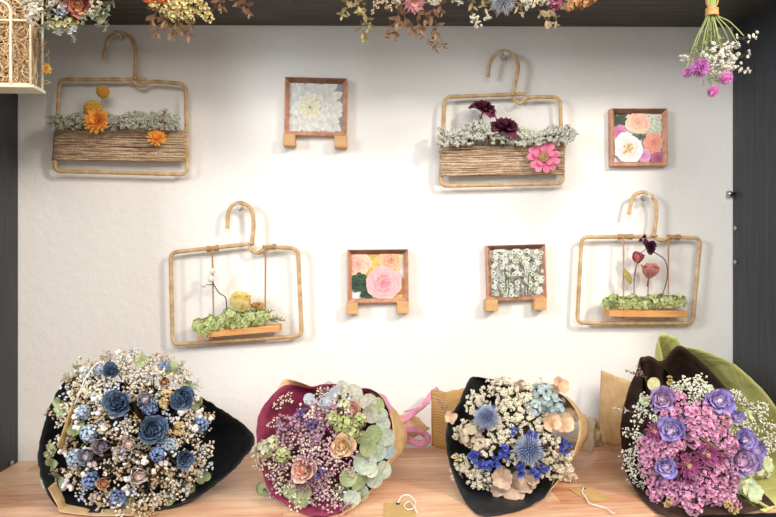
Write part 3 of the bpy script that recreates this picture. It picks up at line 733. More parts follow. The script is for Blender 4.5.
# ------------------------------------------------------------------ wrapped bouquets
def clampv(v, g=.0025):
    v.y = min(v.y, -.004); v.z = max(v.z, shelf_z(v.x)+g) if v.y > -DEP-.04 else v.z; v.x = max(pl+.004, min(pr-.004, v.x)) if v.y > -DEP-.004 else v.x
    return v
def rest(px, py, d):
    """a rim point; one that would sink into the board comes forward along the sight line until it lies on it"""
    while P(px, py, d).z < shelf_z(P(px, py, d).x)+.003 and d < DEP+.015: d += .002
    return P(px, py, d)
def sheet(root, name, rim, neck, mats, rn=.022, closed=False, bulge=.02, nv=14, wr=.004, seed=0, thick=.0007, start=0.0):
    """a sheet of wrapping paper spreading from the tie (neck) to its free rim"""
    R = resample(spline([rest(*p) for p in rim], 8, closed), .006, closed); n = len(R)
    N0 = Vector(neck); ctr = sum(R, Vector())/n; axis = (ctr-N0).normalized()
    vs = []
    for i, r in enumerate(R):
        rad = (r-ctr); rad -= axis*rad.dot(axis); rad = rad.normalized() if rad.length > 1e-5 else Vector((0, 0, 1))
        a = N0+rad*rn; c = a.lerp(r, .5)+rad*bulge
        for j in range(nv+1):
            t = start+(1-start)*j/nv; q = a*(1-t)**2+c*2*t*(1-t)+r*t*t
            w = noise.noise(Vector((i*.16+seed*7, t*1.3, seed)))*wr*math.sin(PI*min(1, t*1.05))*2.2+noise.noise(Vector((i*.55+seed*3, t*4, seed)))*wr*.5
            vs.append(clampv(q+rad*w))
    m = n if closed else n-1
    fs = [(i*(nv+1)+j, ((i+1) % n)*(nv+1)+j, ((i+1) % n)*(nv+1)+j+1, i*(nv+1)+j+1) for i in range(m) for j in range(nv)]
    q = MB(); q.add(vs, fs, (1, 1, 1)); o = obj(name, q.mesh(name), mats, root)
    s = o.modifiers.new('thickness', 'SOLIDIFY'); s.thickness = thick; s.offset = 0
    if len(mats) > 1: s.material_offset = 1; s.material_offset_rim = 1
    return o
def quad(root, name, cs, mats, nu=16, nv=16, wr=.004, bow=0.0, seed=1, thick=.0007):
    """a loose piece of paper or cloth between four corners TL, TR, BR, BL, bowed towards the room"""
    A, B_, C_, D_ = [P(*c) for c in cs]; vs = []
    for i in range(nu+1):
        for j in range(nv+1):
            u, v = i/nu, j/nv; q = A.lerp(B_, u).lerp(D_.lerp(C_, u), v)
            q += Vector((0, -1, 0))*(bow*math.sin(PI*u)+noise.noise(Vector((u*3.5+seed*5, v*2.5, seed)))*wr*2)
            q += Vector((0, 0, 1))*noise.noise(Vector((u*4+seed, v*4, seed+9)))*wr
            vs.append(clampv(q))
    fs = [(i*(nv+1)+j, i*(nv+1)+j+1, (i+1)*(nv+1)+j+1, (i+1)*(nv+1)+j) for i in range(nu) for j in range(nv)]
    q = MB(); q.add(vs, fs, (1, 1, 1)); o = obj(name, q.mesh(name), mats, root)
    s = o.modifiers.new('thickness', 'SOLIDIFY'); s.thickness = thick; s.offset = 0
    if len(mats) > 1: s.material_offset = 1
    return o
def ribbon(root, name, pts, w, m, parent=None):
    q = MB(); path = spline([P(*p) for p in pts], 8); n = len(path); vs = []
    for i, p in enumerate(path):
        t = (path[min(i+1, n-1)]-path[max(i-1, 0)]).normalized(); s = t.cross(Vector((0, -1, 0)))
        s = (s.normalized() if s.length > .1 else Vector((0, 0, 1))); s = (s+Vector((0, -.5*math.sin(i*.35), 0))).normalized()
        for k in (-1, -.33, .33, 1): vs.append(clampv(p+s*k*w/2+Vector((0, -1, 0))*(.0012*math.cos(k*3+i*.4))))
    fs = [(i*4+k, i*4+k+1, i*4+k+5, i*4+k+4) for i in range(n-1) for k in range(3)]
    q.add(vs, fs, (1, 1, 1)); o = obj(name, q.mesh(name), m, root); s = o.modifiers.new('thickness', 'SOLIDIFY'); s.thickness = .0004
class Dome:
    def __init__(s, root, cx, cy, rx, ry, d0, d1, neck): s.__dict__.update(root=root, cx=cx, cy=cy, rx=rx, ry=ry, d0=d0, d1=d1, neck=Vector(neck)); s.big = []
    def depth(s, px, py):
        q = ((px-s.cx)/s.rx)**2+((py-s.cy)/s.ry)**2
        return s.d0+(s.d1-s.d0)*math.sqrt(max(0, 1-q)) - max(0, q-1)*.02
    def put(s, kit, px, py, r, dd=0.0, cf=.5, face=None, roll=None, big=True):
        d = s.depth(px, py)+dd; p = P(px, py, d)
        while p.z < shelf_z(p.x)+.003+.3*r*mpp(d) and d < DEP+.02: d += .003; p = P(px, py, d)
        z = Vector(face) if face else ((p-s.neck).normalized()*.6+(CAM-p).normalized()*cf)
        if not face: z += Vector([RND.uniform(-.12, .12) for _ in range(3)])
        if big: s.big.append((px, py, r))
        return kit_put(pick(kit), s.root, frameM(p, z, RND.uniform(0, 6.28) if roll is None else roll, r*mpp(d)))
    def fill(s, kit, n, r, shape, dd=0.0, mind=6.0, avoid=.55, rv=.2):
        """spreads n sprigs over the dome, apart from each other and clear of the large blooms' centres"""
        pts = []; tries = 0
        while len(pts) < n and tries < n*60:
            tries += 1
            a = RND.uniform(0, 2*PI); q = math.sqrt(RND.random()); x = s.cx+s.rx*q*math.cos(a); y = s.cy+s.ry*q*math.sin(a)
            if not shape(x, y): continue
            if any((x-u)**2+(y-v)**2 < mind**2 for u, v in pts): continue
            if any((x-u)**2+(y-v)**2 < (k*avoid)**2 for u, v, k in s.big): continue
            pts.append((x, y))
        for x, y in pts: s.put(kit, x, y, r*RND.uniform(1-rv, 1+rv), dd+RND.uniform(-.008, .004), big=False)
        return pts
allv = lambda x, y: True
def mass(root, dome, c, k=.8, dep=.03):
    """the hidden packed stalks in the middle of the bouquet"""
    q = MB()
    for i in range(90):
        a = RND.uniform(0, 2*PI); rr = math.sqrt(RND.random())*k
        x, y = dome.cx+dome.rx*rr*math.cos(a), dome.cy+dome.ry*rr*math.sin(a)
        e = P(x, y, dome.depth(x, y)-dep); e.z = max(e.z, shelf_z(e.x)+.006); e.y = min(e.y, -.01)
        nk = dome.neck+Vector((RND.uniform(-.012, .012), RND.uniform(-.01, .01), RND.uniform(-.012, .012)))
        q.tube([nk, nk.lerp(e, .5)+Vector([RND.uniform(-.006, .006) for _ in range(3)]), e], .0011, vary(c, .25), 4)
    o = obj('stalk_bundle', q.mesh('stalk_bundle'), M_FINE, root); o['kind'] = 'stuff'
def neckpt(px, d, h): p = P(px, 400, d); return Vector((p.x, -d, shelf_z(p.x)+h))
CRM = C(232, 222, 200)
# ---- bouquet 1: black paper, blue roses
SAFE[0] = 'low'
B1 = thing('bouquet', neckpt(140, .16, 0), 'black paper wrapped bouquet of cream baby\'s breath and dusty blue roses', 'bouquet')
nk = neckpt(150, .05, .035)
rim1 = [(88, 376, .20), (66, 381, .21), (52, 402, .215), (42, 432, .235), (38, 462, .25), (46, 490, .265), (60, 508, .275), (95, 513, .285), (140, 512, .285), (185, 503, .275), (222, 480, .25), (244, 458, .225), (255, 440, .215), (243, 424, .205), (222, 410, .20), (198, 396, .19), (165, 388, .18), (120, 382, .185)]
sheet(B1, 'black_wrapping_paper', rim1, nk, [M_BLACK], closed=True, seed=1, wr=.005, bulge=.03)
sheet(B1, 'kraft_paper_edge', [(48, 488, .27), (58, 506, .285), (62, 512, .29), (100, 516, .30), (150, 515, .30)], nk, [M_KRAFT], seed=2, bulge=.03, wr=.002, start=.9)
q = quad(B1, 'stem_wrap', [(150, 418, .04), (196, 424, .03), (196, 448, .03), (150, 450, .05)], [M_BLACK], bow=.02)
d1 = Dome(B1, 132, 434, 82, 82, .235, .325, nk)
mass(B1, d1, C(92, 76, 56))
NAVY, BLU, PBL = C(52, 74, 104), C(104, 136, 186), C(150, 172, 196)
r_navy = variants(k_rose, 2, C(84, 112, 146), C(48, 66, 98), C(130, 154, 178), .3, name='blue_rose', wob=.08)
r_pale = variants(k_bud, 2, C(160, 184, 198), C(224, 204, 206), C(132, 156, 184), name='pale_blue_rosebud')
r_wht = variants(k_bud, 2, C(234, 224, 214), C(240, 208, 202), C(200, 208, 216), name='white_rosebud')
r_peach = variants(k_bud, 2, C(218, 178, 140), C(206, 150, 106), name='peach_rosebud')
r_pg = variants(k_bud, 1, C(176, 160, 176), C(160, 130, 150), C(150, 170, 190), name='grey_pink_rosebud')
hb = variants(k_hydrangea, 3, C(108, 142, 196), C(150, 170, 210), n=36, r=.24, name='blue_hydrangea_tuft')
hpb = variants(k_hydrangea, 2, C(158, 180, 206), C(196, 206, 216), n=34, r=.26, name='pale_blue_hydrangea_tuft')
beige = variants(k_rice, 2, C(214, 186, 134), 12, 12, 'golden_seed_spray')
creamc = variants(k_rice, 3, C(228, 216, 190), 13, 11, 'cream_statice_spray')
euc1 = variants(k_leaf_sprig, 3, C(158, 166, 124), C(182, 188, 150), 6, .52, L=1.6)
for x, y, r, k in [(117, 403, 11.5, r_navy), (183, 398, 10, r_navy), (152, 430, 12, r_navy), (158, 434, 7, r_navy), (178, 402, 6, r_navy), (111, 371, 7, r_navy), (145, 399, 10, r_pale), (86, 456, 10, r_pale), (102, 446, 10, r_pg), (129, 444, 9.5, r_wht), (139, 476, 11, r_wht), (104, 483, 8, r_peach), (164, 382, 6.5, r_peach), (185, 459, 8, r_navy)]:
    d1.put(k, x, y, r*1.1, .014)
for x, y, r, k in [(91, 480, 9, hb), (118, 498, 9, hb), (158, 454, 8, hb), (201, 425, 8, hb), (150, 407, 8, hb), (164, 367, 6, hb), (84, 412, 8, hpb), (89, 433, 9, hpb), (75, 458, 9, hpb), (100, 370, 6, hpb), (118, 508, 6, hb), (170, 444, 7, hpb), (80, 391, 9.5, creamc), (72, 470, 8, creamc), (168, 401, 11, beige), (176, 428, 8, beige), (90, 395, 7, creamc)]:
    d1.put(k, x, y, r, .002)
leafk = variants(k_crumple, 3, C(150, 160, 112), C(176, 184, 138), 3, 'broad_green_leaf', .6)
lpale = k_crumple(C(196, 204, 168), C(212, 220, 188), 5, 'pale_green_bract', .55)
for x, y, r, k in [(62, 410, 9, leafk), (78, 431, 10, leafk), (198, 404, 9, leafk), (143, 362, 9, leafk), (172, 371, 10, leafk), (130, 502, 9, leafk), (192, 490, 10, leafk), (203, 476, 9, leafk), (52, 452, 8, leafk), (52, 463, 8, leafk), (57, 481, 15, lpale), (170, 500, 8, leafk), (60, 402, 7, leafk), (188, 384, 6, leafk)]:
    d1.put(k, x, y, r, -.006, face=(RND.uniform(-.4, .4), -1, RND.uniform(0, .5)))
d1.put(k_leaf_sprig(C(196, 200, 160), C(206, 212, 190), 7, .5, 'eucalyptus_sprig', L=1.8), 78, 366, 9, 0, face=(.1, -.25, 1))
gy1 = variants(k_gyp, 5, C(230, 220, 202), 19, .1, sc_=C(112, 92, 62)); gy1b = variants(k_gyp, 4, C(206, 182, 146), 18, .095, sc_=C(104, 84, 56)); gy1c = variants(k_gyp, 2, C(208, 216, 232), 16, .105)
inb = lambda x, y: not (x > 196 and y > 478) and not (x < 66 and y < 400) and not (x > 195 and y < 398)
d1.fill(gy1+gy1b, 84, 12, inb, .002, 6.2, .8)
for x, y in ((124, 362), (136, 358), (150, 362), (118, 368), (130, 372), (144, 372), (158, 374), (172, 380), (108, 380), (100, 384)): d1.put(gy1, x, y, 11, 0, big=False)
d1.fill(gy1b, 46, 13, inb, -.022, 8, .3)
d1.fill(variants(k_gyp, 3, C(234, 230, 226), 6, .2), 26, 11, inb, .004, 10, .7)
d1.fill(gy1c, 18, 12, inb, .006, 12, .6)
# the tag with its white string
tg = quad(B1, 'hanging_card', [(72.5, 403, .305), (77, 404, .29), (62, 450, .30), (57, 447, .315)], [M_TAG], wr=.0002, nu=3, nv=3, thick=.0006)
q = MB(); q.tube(spline([P(*p) for p in ((74.5, 405, .303), (80, 392, .31), (84, 381, .31), (88, 375, .30), (94, 366, .29), (103, 362, .28), (105, 371, .28))], 5), .0011, (1, 1, 1), 5); obj('card_string', q.mesh('card_string'), M_STRING, tg, Matrix())
# ---- bouquet 2: burgundy and kraft
B2 = thing('bouquet', neckpt(335, .16, 0), 'bouquet in burgundy paper and kraft wrap with pale round eucalyptus and pink roses', 'bouquet')
nk = neckpt(384, .09, .05)
rim2 = [(262, 470, .26), (257, 443, .25), (258, 418, .235), (268, 400, .225), (286, 385, .215), (308, 387, .205), (326, 384, .20), (347, 386, .20), (368, 392, .21), (384, 408, .225), (390, 432, .24), (384, 462, .26), (366, 492, .28), (342, 511, .29), (315, 516, .295), (290, 507, .285), (270, 492, .275)]
sheet(B2, 'burgundy_wrapping_paper', rim2, neckpt(392, .085, .052), [M_BURG], closed=True, seed=3, wr=.003, bulge=.012, rn=.018)
sheet(B2, 'kraft_wrapping_paper', [(364, 389, .19), (378, 396, .205), (389, 412, .225), (393, 434, .24), (388, 460, .26), (374, 486, .285), (356, 506, .31), (340, 516, .33)], neckpt(394, .08, .055), [M_KRAFT], seed=4, bulge=.022, wr=.0025, rn=.022)
sheet(B2, 'kraft_paper_corner', [(276, 393, .20), (284, 380, .19), (296, 381, .19), (310, 386, .19)], nk, [M_KRAFT], seed=6, bulge=.01, wr=.002)
sheet(B2, 'pink_lining', [(360, 388, .207), (371, 389, .212), (382, 397, .222), (388, 408, .23)], nk, [M_RIBBON], seed=7, bulge=.036, wr=.001, start=.75)
quad(B2, 'stem_wrap', [(388, 416, .08), (412, 412, .05), (430, 429, .045), (388, 449, .09)], [M_KRAFT], bow=.012, wr=.005)
ribbon(B2, 'ribbon', [(396, 423, .10), (408, 417, .09), (422, 407, .06), (430, 396, .04), (438, 388, .03)], .011, M_RIBBON)
ribbon(B2, 'ribbon', [(398, 428, .11), (410, 429, .10), (424, 434, .09), (428, 440, .09), (420, 444, .095), (404, 438, .105)], .013, M_RIBBON)
ribbon(B2, 'ribbon', [(404, 412, .06), (418, 408, .055), (430, 403, .045)], .004, M_RIBBON)
d2 = Dome(B2, 324, 452, 66, 62, .235, .315, nk)
mass(B2, d2, C(84, 58, 52), .75)
rp = variants(k_rose, 2, C(212, 166, 156), C(222, 160, 130), C(236, 206, 180), .4, name='pink_rose')
ry = k_rose(C(216, 180, 150), C(224, 186, 120), C(206, 150, 140), .5, name='cream_rose')
d2.put(rp, 303, 469, 11.5, .008, cf=.9); d2.put(ry, 342, 446, 10, .008, cf=.9); d2.put(rp, 353, 410, 8, .002)
eu2 = lambda n: k_crumple(C(176, 190, 176), C(200, 210, 196), n, 'eucalyptus_leaf', .6)
def disc_leaf(c1, c2, name='eucalyptus_leaf'):
    mb = MB(); cc = vary(c1, .05)
    mb.petal(T(0, -1, 0), 2.0, 1.0, cc, c2, wrap=.35, curl=RND.uniform(-.5, .5), nu=9, nv=6, shape='disc', wob=.03)
    back_stem(mb, 1.8, .05, C(140, 130, 110), 0); return (name, mb.mesh(name), [])
eu = [disc_leaf(C(168, 184, 168), C(192, 204, 188)) for _ in range(4)]; eug = [disc_leaf(C(140, 156, 110), C(170, 182, 132)) for _ in range(3)]
eub = [disc_leaf(C(160, 172, 184), C(184, 192, 200)) for _ in range(2)]; euw = [disc_leaf(C(206, 206, 186), C(222, 218, 200)) for _ in range(2)]
for x, y, r, k in [(365, 463, 12, eu), (377, 452, 10, eu), (386, 437, 9, eu), (383, 424, 8, eu), (371, 414, 9, euw), (368, 401, 9, euw), (352, 394, 11, euw), (343, 388, 8, euw), (378, 405, 8, eug), (383, 470, 9, eu), (374, 479, 9, eu), (360, 492, 10, eu), (343, 497, 11, eu), (352, 503, 9, eu), (358, 480, 10, eug), (368, 448, 9, eug), (370, 470, 8, euw), (374, 434, 9, eug), (388, 451, 8, eub), (309, 399, 6, eub), (314, 404, 5, eub), (325, 404, 7, eub), (331, 398, 7, eub), (335, 393, 6, eub), (381, 415, 7, eu), (348, 478, 9, eug), (297, 497, 9, eug), (305, 491, 8, eug), (290, 491, 8, eug), (266, 493, 8, eug), (261, 488, 6, eug), (302, 503, 8, eug), (363, 437, 8, eug)]:
    d2.put(k, x, y, r, .004, face=(RND.uniform(-.5, .6), -1, RND.uniform(-.2, .6)))
hg2 = variants(k_hydrangea, 2, C(184, 190, 130), C(160, 168, 100), n=26, r=.34, name='green_hydrangea_tuft')
hpg = variants(k_hydrangea, 2, C(206, 206, 170), C(180, 180, 130), n=24, r=.34, name='pale_green_hydrangea_tuft')
pur = variants(k_statice, 2, C(92, 78, 160), C(120, 90, 150), 20, 'violet_statice'); mauve = variants(k_statice, 3, C(186, 140, 168), C(206, 176, 190), 24, 'mauve_statice')
for x, y, r, k in [(343, 424, 10, hg2), (352, 432, 9, hg2), (333, 419, 8, hg2), (359, 421, 8, hg2), (266, 450, 10, hpg), (275, 443, 8, hpg), (283, 455, 8, hg2), (302, 414, 7, pur), (311, 424, 7, pur), (350, 402, 7, pur), (318, 472, 7, pur), (268, 488, 6, pur), (344, 405, 7, hpg), (296, 422, 8, mauve), (286, 430, 8, mauve), (318, 436, 8, mauve), (283, 421, 7, mauve), (324, 424, 7, mauve), (322, 480, 7, mauve), (330, 412, 7, mauve), (368, 458, 4, mauve)]:
    d2.put(k, x, y, r, .002)
gy2 = variants(k_gyp, 4, C(214, 176, 188), 20, .1); gy2b = variants(k_gyp, 4, C(238, 226, 204), 17, .095); gy2c = variants(k_gyp, 2, C(176, 130, 150), 22, .09)
in2 = lambda x, y: not (x > 352 and y > 410) and not (x > 345 and y < 410) and x+y > 712 and y < 510
d2.fill(gy2+gy2b, 62, 12, in2, .002, 6, .5); d2.fill(gy2c, 14, 12, in2, .004, 12, .5)
for x, y in ((286, 398), (273, 424), (278, 405), (318, 395)): d2.put(gy2b, x, y, 9, .0)
d2.put(variants(k_leaf_sprig, 1, C(180, 130, 130), C(196, 150, 150), 9, .2, 'small_pink_sprig', shape='point'), 323, 392, 7, 0, face=(.1, -.3, 1))
# ---- bouquet 3: black + printed kraft, thistles
B3 = thing('bouquet', neckpt(515, .16, 0), 'black and kraft wrapped bouquet with two spiky blue thistles and beige leaves', 'bouquet')
nk = neckpt(545, .06, .05)
sheet(B3, 'black_wrapping_paper', [(545, 497, .28), (525, 508, .285), (500, 514, .29), (480, 515, .29), (466, 503, .285), (455, 480, .27), (447, 452, .25), (447, 424, .235), (458, 405, .225), (465, 388, .22), (472, 377, .215), (485, 379, .20), (503, 385, .195), (526, 385, .19), (545, 390, .19)], nk, [M_BLACK], seed=11, wr=.004, bulge=.028)
sheet(B3, 'kraft_wrapping_paper', [(530, 385, .17), (548, 388, .185), (566, 398, .21), (576, 412, .23), (579, 430, .245), (574, 452, .265), (563, 474, .285), (549, 492, .30)], neckpt(572, .075, .055), [M_PKRAFT], seed=12, wr=.0025, bulge=.019, rn=.026)
quad(B3, 'burlap_wrap', [(431, 390, .10), (466, 388, .13), (466, 449, .15), (432, 446, .11)], [M_BURLAP], bow=.015, wr=.004, seed=4)
quad(B3, 'crumpled_kraft_end', [(584, 414, .10), (598, 420, .07), (602, 446, .06), (580, 449, .12)], [M_LINEN], bow=.012, wr=.009, seed=6)
d3 = Dome(B3, 514, 442, 66, 64, .235, .31, nk)
mass(B3, d3, C(110, 94, 70), .75)
th = k_thistle(C(88, 108, 160), C(176, 186, 210), C(180, 184, 176), n=230)
d3.put(th, 487, 417, 13.5, .012, face=(-.2, -1, .2)); d3.put(th, 529, 450, 16, .012, face=(.05, -1, 0))
wt = variants(k_rice, 4, C(224, 214, 190), 13, 13, 'white_rice_flower_spray'); bg = variants(k_crumple, 3, C(180, 146, 124), C(208, 178, 154), 3, 'beige_dried_leaf', .75)
tan = variants(k_crumple, 2, C(206, 168, 134), C(222, 190, 158), 2, 'tan_curled_leaf', .8)
pb3 = variants(k_hydrangea, 2, C(168, 190, 192), C(190, 206, 206), n=26, r=.36, name='grey_blue_hydrangea'); bl3 = variants(k_bells, 3, C(60, 74, 170), C(84, 100, 196), 8)
bp3 = variants(k_hydrangea, 2, C(208, 186, 160), C(216, 200, 176), n=24, r=.36, name='beige_hydrangea')
for x, y, r, k in [(543, 398, 14, pb3), (553, 407, 12, pb3), (533, 408, 9, pb3), (470, 434, 13, bp3), (478, 443, 9, bp3)]: d3.put(k, x, y, r, -.004)
for x, y, r, k in [(558, 386, 11, tan), (571, 417, 11, tan), (560, 424, 14, tan), (548, 422, 13, tan), (514, 487, 15, bg), (503, 478, 12, bg), (525, 492, 12, bg), (530, 479, 10, bg), (518, 385, 8, bg), (554, 391, 8, tan), (497, 489, 8, bg)]:
    d3.put(k, x, y, r, .002, face=(RND.uniform(-.5, .5), -1, RND.uniform(-.1, .6)))
for x, y, r in [(505, 386, 9), (513, 397, 10), (500, 400, 9), (524, 392, 9), (528, 406, 10), (515, 412, 10), (506, 424, 10), (495, 436, 10), (520, 425, 10), (532, 425, 9), (490, 449, 9), (508, 441, 9), (552, 441, 8), (475, 479, 9), (484, 476, 7), (562, 462, 11), (555, 474, 10), (546, 470, 9), (535, 400, 8), (477, 420, 7), (517, 375, 0), (500, 413, 8), (505, 380, 6), (563, 473, 8), (510, 459, 7), (541, 436, 8), (548, 455, 8)]:
    if r: d3.put(wt, x, y, r, .0)
for x, y, r in [(477, 456, 9), (505, 453, 6), (494, 467, 7), (518, 470, 7), (563, 445, 8), (512, 430, 5), (531, 436, 6), (543, 468, 6), (502, 448, 6), (533, 474, 6), (484, 463, 6), (499, 458, 5)]: d3.put(bl3, x, y, r, .004)
d3.fill(wt, 20, 7.5, lambda x, y: not (x > 560 and y < 440) and y < 485, -.01, 9, .7)
d3.put(variants(k_gyp, 1, C(226, 206, 130), 6, .25), 457, 458, 6, .0)
lav = variants(k_leaf_sprig, 2, C(150, 112, 112), C(176, 140, 140), 14, .16, 'dried_lavender_spike', shape='disc', stem=2.5)
d3.put(lav, 441, 405, 8, .0, face=(-.5, -.3, 1)); d3.put(lav, 447, 411, 8, .0, face=(-.2, -.3, 1))
d3.put(tan, 451, 417, 8, .0, face=(-.3, -1, .3))
# ---- bouquet 4: brown + olive corrugated
B4 = thing('bouquet', neckpt(700, .2, 0), 'bouquet in dark brown and olive paper with violet roses and pink statice', 'bouquet')
nk = neckpt(672, .06, .055)
sheet(B4, 'dark_brown_wrapping_paper', [(668, 372, .16), (655, 362, .18), (641, 357, .20), (637, 370, .21), (628, 391, .225), (621, 422, .24), (622, 450, .26), (627, 474, .275), (641, 498, .29), (664, 516, .305), (700, 524, .315), (740, 522, .32), (775, 505, .32)], nk, [M_BROWN], seed=21, wr=.003, bulge=.03)
sheet(B4, 'brown_paper_fold', [(641, 358, .205), (650, 356, .20), (662, 361, .19), (677, 346, .175), (690, 352, .17), (715, 375, .17), (735, 400, .18)], nk, [M_BROWN], seed=23, wr=.003, bulge=.015)
sheet(B4, 'olive_wrapping_paper', [(664, 362, .15), (659, 335, .15), (677, 338, .155), (681, 345, .155), (704, 351, .165), (732, 363, .18), (757, 384, .20), (774, 404, .22), (790, 432, .25), (795, 470, .28), (785, 500, .30), (765, 522, .315)], nk, [M_OLIVE], seed=22, wr=.003, bulge=.035, rn=.028)
quad(B4, 'kraft_stem_wrap', [(601, 370, .045), (634, 383, .12), (628, 446, .14), (599, 443, .045)], [M_KRAFT], bow=.012, wr=.002, seed=8)
d4 = Dome(B4, 697, 448, 78, 72, .245, .335, nk)
mass(B4, d4, C(92, 84, 56), .75)
rv = variants(k_rose, 3, C(146, 132, 220), C(228, 206, 232), C(64, 60, 190), .32, name='violet_rose', wob=.1); rvp = k_rose(C(176, 150, 206), C(230, 196, 214), C(104, 92, 196), .28, name='violet_rose', wob=.08)
for x, y, r, k in [(719, 401, 12, rv), (672, 430, 11, rv), (743, 461, 15, rvp), (662, 399, 11, rvp), (746, 440, 9, rv), (666, 467, 9, rv), (736, 417, 6, rv), (757, 449, 8, rv)]: d4.put(k, x, y, r*1.1, .014)
scb = k_strawflower(C(160, 72, 128), C(130, 40, 98), C(232, 190, 160), n=60, name='magenta_strawflower', W=.11, cr=.5)
for x, y, r in [(688, 465, 14), (707, 454, 13), (654, 431, 11)]: d4.put(scb, x, y, r, .01, face=(0, -1, .1))
ps = variants(k_statice, 4, C(236, 176, 208), C(214, 126, 180), 42, 'pink_statice'); ps2 = variants(k_statice, 2, C(170, 76, 138), C(180, 90, 140), 26, 'magenta_statice'); pl4 = variants(k_statice, 2, C(168, 140, 204), C(190, 160, 210), 26, 'lilac_statice')
for x, y, r in [(678, 401, 9), (690, 414, 11), (703, 412, 10), (718, 421, 11), (705, 426, 11), (688, 428, 10), (723, 438, 11), (729, 447, 9), (655, 449, 10), (645, 445, 8), (666, 449, 9), (676, 443, 9), (646, 460, 8), (650, 471, 8), (659, 490, 9), (672, 480, 9), (680, 489, 11), (694, 493, 11), (703, 482, 11), (715, 476, 11), (727, 484, 10), (718, 492, 11), (708, 502, 9), (684, 503, 8), (714, 465, 9), (698, 473, 8), (728, 468, 8), (672, 504, 6), (656, 500, 6), (695, 440, 9), (712, 434, 9), (730, 475, 8), (669, 414, 8)]:
    d4.put(ps, x, y, r, .002)
for x, y, r, k in [(698, 448, 8, ps2), (678, 452, 8, ps2), (680, 473, 8, ps2), (716, 458, 8, ps2), (693, 482, 8, ps2), (682, 421, 7, pl4), (694, 436, 7, pl4), (673, 488, 8, pl4), (662, 476, 7, pl4), (658, 407, 7, pl4)]: d4.put(k, x, y, r, .0)
gl4 = variants(k_crumple, 2, C(188, 200, 152), C(206, 216, 176), 4, 'pale_green_leaf', .6)
for x, y, r in [(745, 482, 10), (752, 496, 11), (740, 492, 8), (764, 463, 10), (668, 412, 6), (645, 401, 7), (643, 460, 6), (655, 472, 6), (757, 470, 8), (750, 415, 6), (710, 390, 7)]: d4.put(gl4, x, y, r, -.002, face=(RND.uniform(-.3, .3), -1, .2))
d4.put(disc_leaf(C(206, 200, 146), C(216, 208, 160), 'cream_leaf'), 653, 384, 7, .0, face=(0, -1, .2))
gy4 = variants(k_gyp, 5, C(240, 238, 222), 22, .1, sc_=C(150, 150, 100))
for x, y, r in [(687, 383, 11), (700, 385, 11), (693, 393, 10), (703, 397, 10), (680, 390, 9), (735, 396, 9), (742, 400, 9), (750, 407, 10), (760, 415, 11), (768, 425, 10), (752, 424, 10), (744, 426, 9), (760, 435, 10), (770, 440, 9), (775, 430, 9), (756, 452, 7), (645, 398, 8), (640, 408, 10), (638, 420, 9), (650, 412, 9), (655, 420, 8), (636, 434, 8), (634, 450, 9), (630, 462, 8), (637, 470, 10), (632, 478, 9), (645, 478, 8), (640, 486, 7), (728, 410, 9), (710, 398, 9), (768, 452, 8), (640, 440, 7), (673, 391, 8), (764, 406, 8)]:
    d4.put(gy4, x, y, r, .0, big=False)
d4.fill(gy4, 22, 10, lambda x, y: y < 478, -.006, 10, .9)
d4.fill(ps, 14, 8, lambda x, y: 650 < x < 735 and y > 410, -.012, 9, .5)
fern = k_leaf_sprig(C(206, 206, 196), C(222, 222, 214), 14, .2, 'pale_fern_tip', shape='point'); d4.put(fern, 622, 409, 8, 0, face=(-1, -.3, .3))
d4.put(lav, 632, 373, 8, 0, face=(-1, -.3, .3)); d4.put(lav, 640, 370, 7, 0, face=(-.6, -.3, .9))
sd = variants(k_rice, 2, C(206, 176, 110), 10, 9, 'dried_seed_head'); d4.put(sd, 731, 510, 8, 0); d4.put(sd, 690, 508, 8, 0); d4.put(sd, 667, 505, 6, 0); d4.put(sd, 669, 381, 5, 0)
# ------------------------------------------------------------------ price tags lying on the shelf
def shelf_pt(px, py, h=.0015):
    """where the sight line through a photo position meets the lower shelf's top"""
    lo, hi = 0.0, .6
    for _ in range(40):
        m = (lo+hi)/2; p = P(px, py, m)
        if p.z > shelf_z(p.x): lo = m          # still above the board: come nearer to the wall? keep searching outwards
        else: hi = m
    p = P(px, py, 0); v = p-CAM; best = None
    for k in range(2000):
        q = CAM+v*(0.55+.45*k/2000)
        if q.z <= shelf_z(q.x)+h: best = q; break
    return best or p
def price_tag(cs, hole, string, label):
    c = [shelf_pt(*p) for p in cs]; ctr = sum(c, Vector())/4
    t = thing('price_tag', ctr, label, 'price tag')
    q = MB(); lo = [v.copy() for v in c]; hi = [v+Vector((0, 0, .0008)) for v in c]
    for v in lo: v.z = shelf_z(v.x)+.0006
    for v, w in zip(hi, lo): v.z = w.z+.0009
    q.add(lo+hi, [(0, 1, 2, 3), (7, 6, 5, 4), (0, 4, 5, 1), (1, 5, 6, 2), (2, 6, 7, 3), (3, 7, 4, 0)], (1, 1, 1)); obj('card', q.mesh('card', False), M_TAG, t)
    h = shelf_pt(*hole); q = MB(); q.tube([(h.x, h.y, shelf_z(h.x)+.0014), (h.x, h.y, shelf_z(h.x)+.0022)], .0032, (1, 1, 1), 14); obj('eyelet', q.mesh('eyelet'), M_EDGE, t)
    q = MB(); pts = []
    for i, p in enumerate(string):
        s_ = shelf_pt(p[0], p[1]); s_.z = shelf_z(s_.x)+.0035+(p[2] if len(p) > 2 else 0); pts.append(s_)
    q.tube(spline(pts, 6), .0011, (1, 1, 1), 5); obj('string', q.mesh('string'), M_STRING, t)
    return t
price_tag([(384, 503), (412, 501), (416, 519), (384, 520)], (398, 504), [(398, 504), (402, 500, .004), (409, 499, .004), (415, 503), (414, 509), (408, 511), (404, 507), (409, 503), (413, 508, .003), (417, 514)], 'kraft price tag with looped white string lying before the burgundy bouquet')
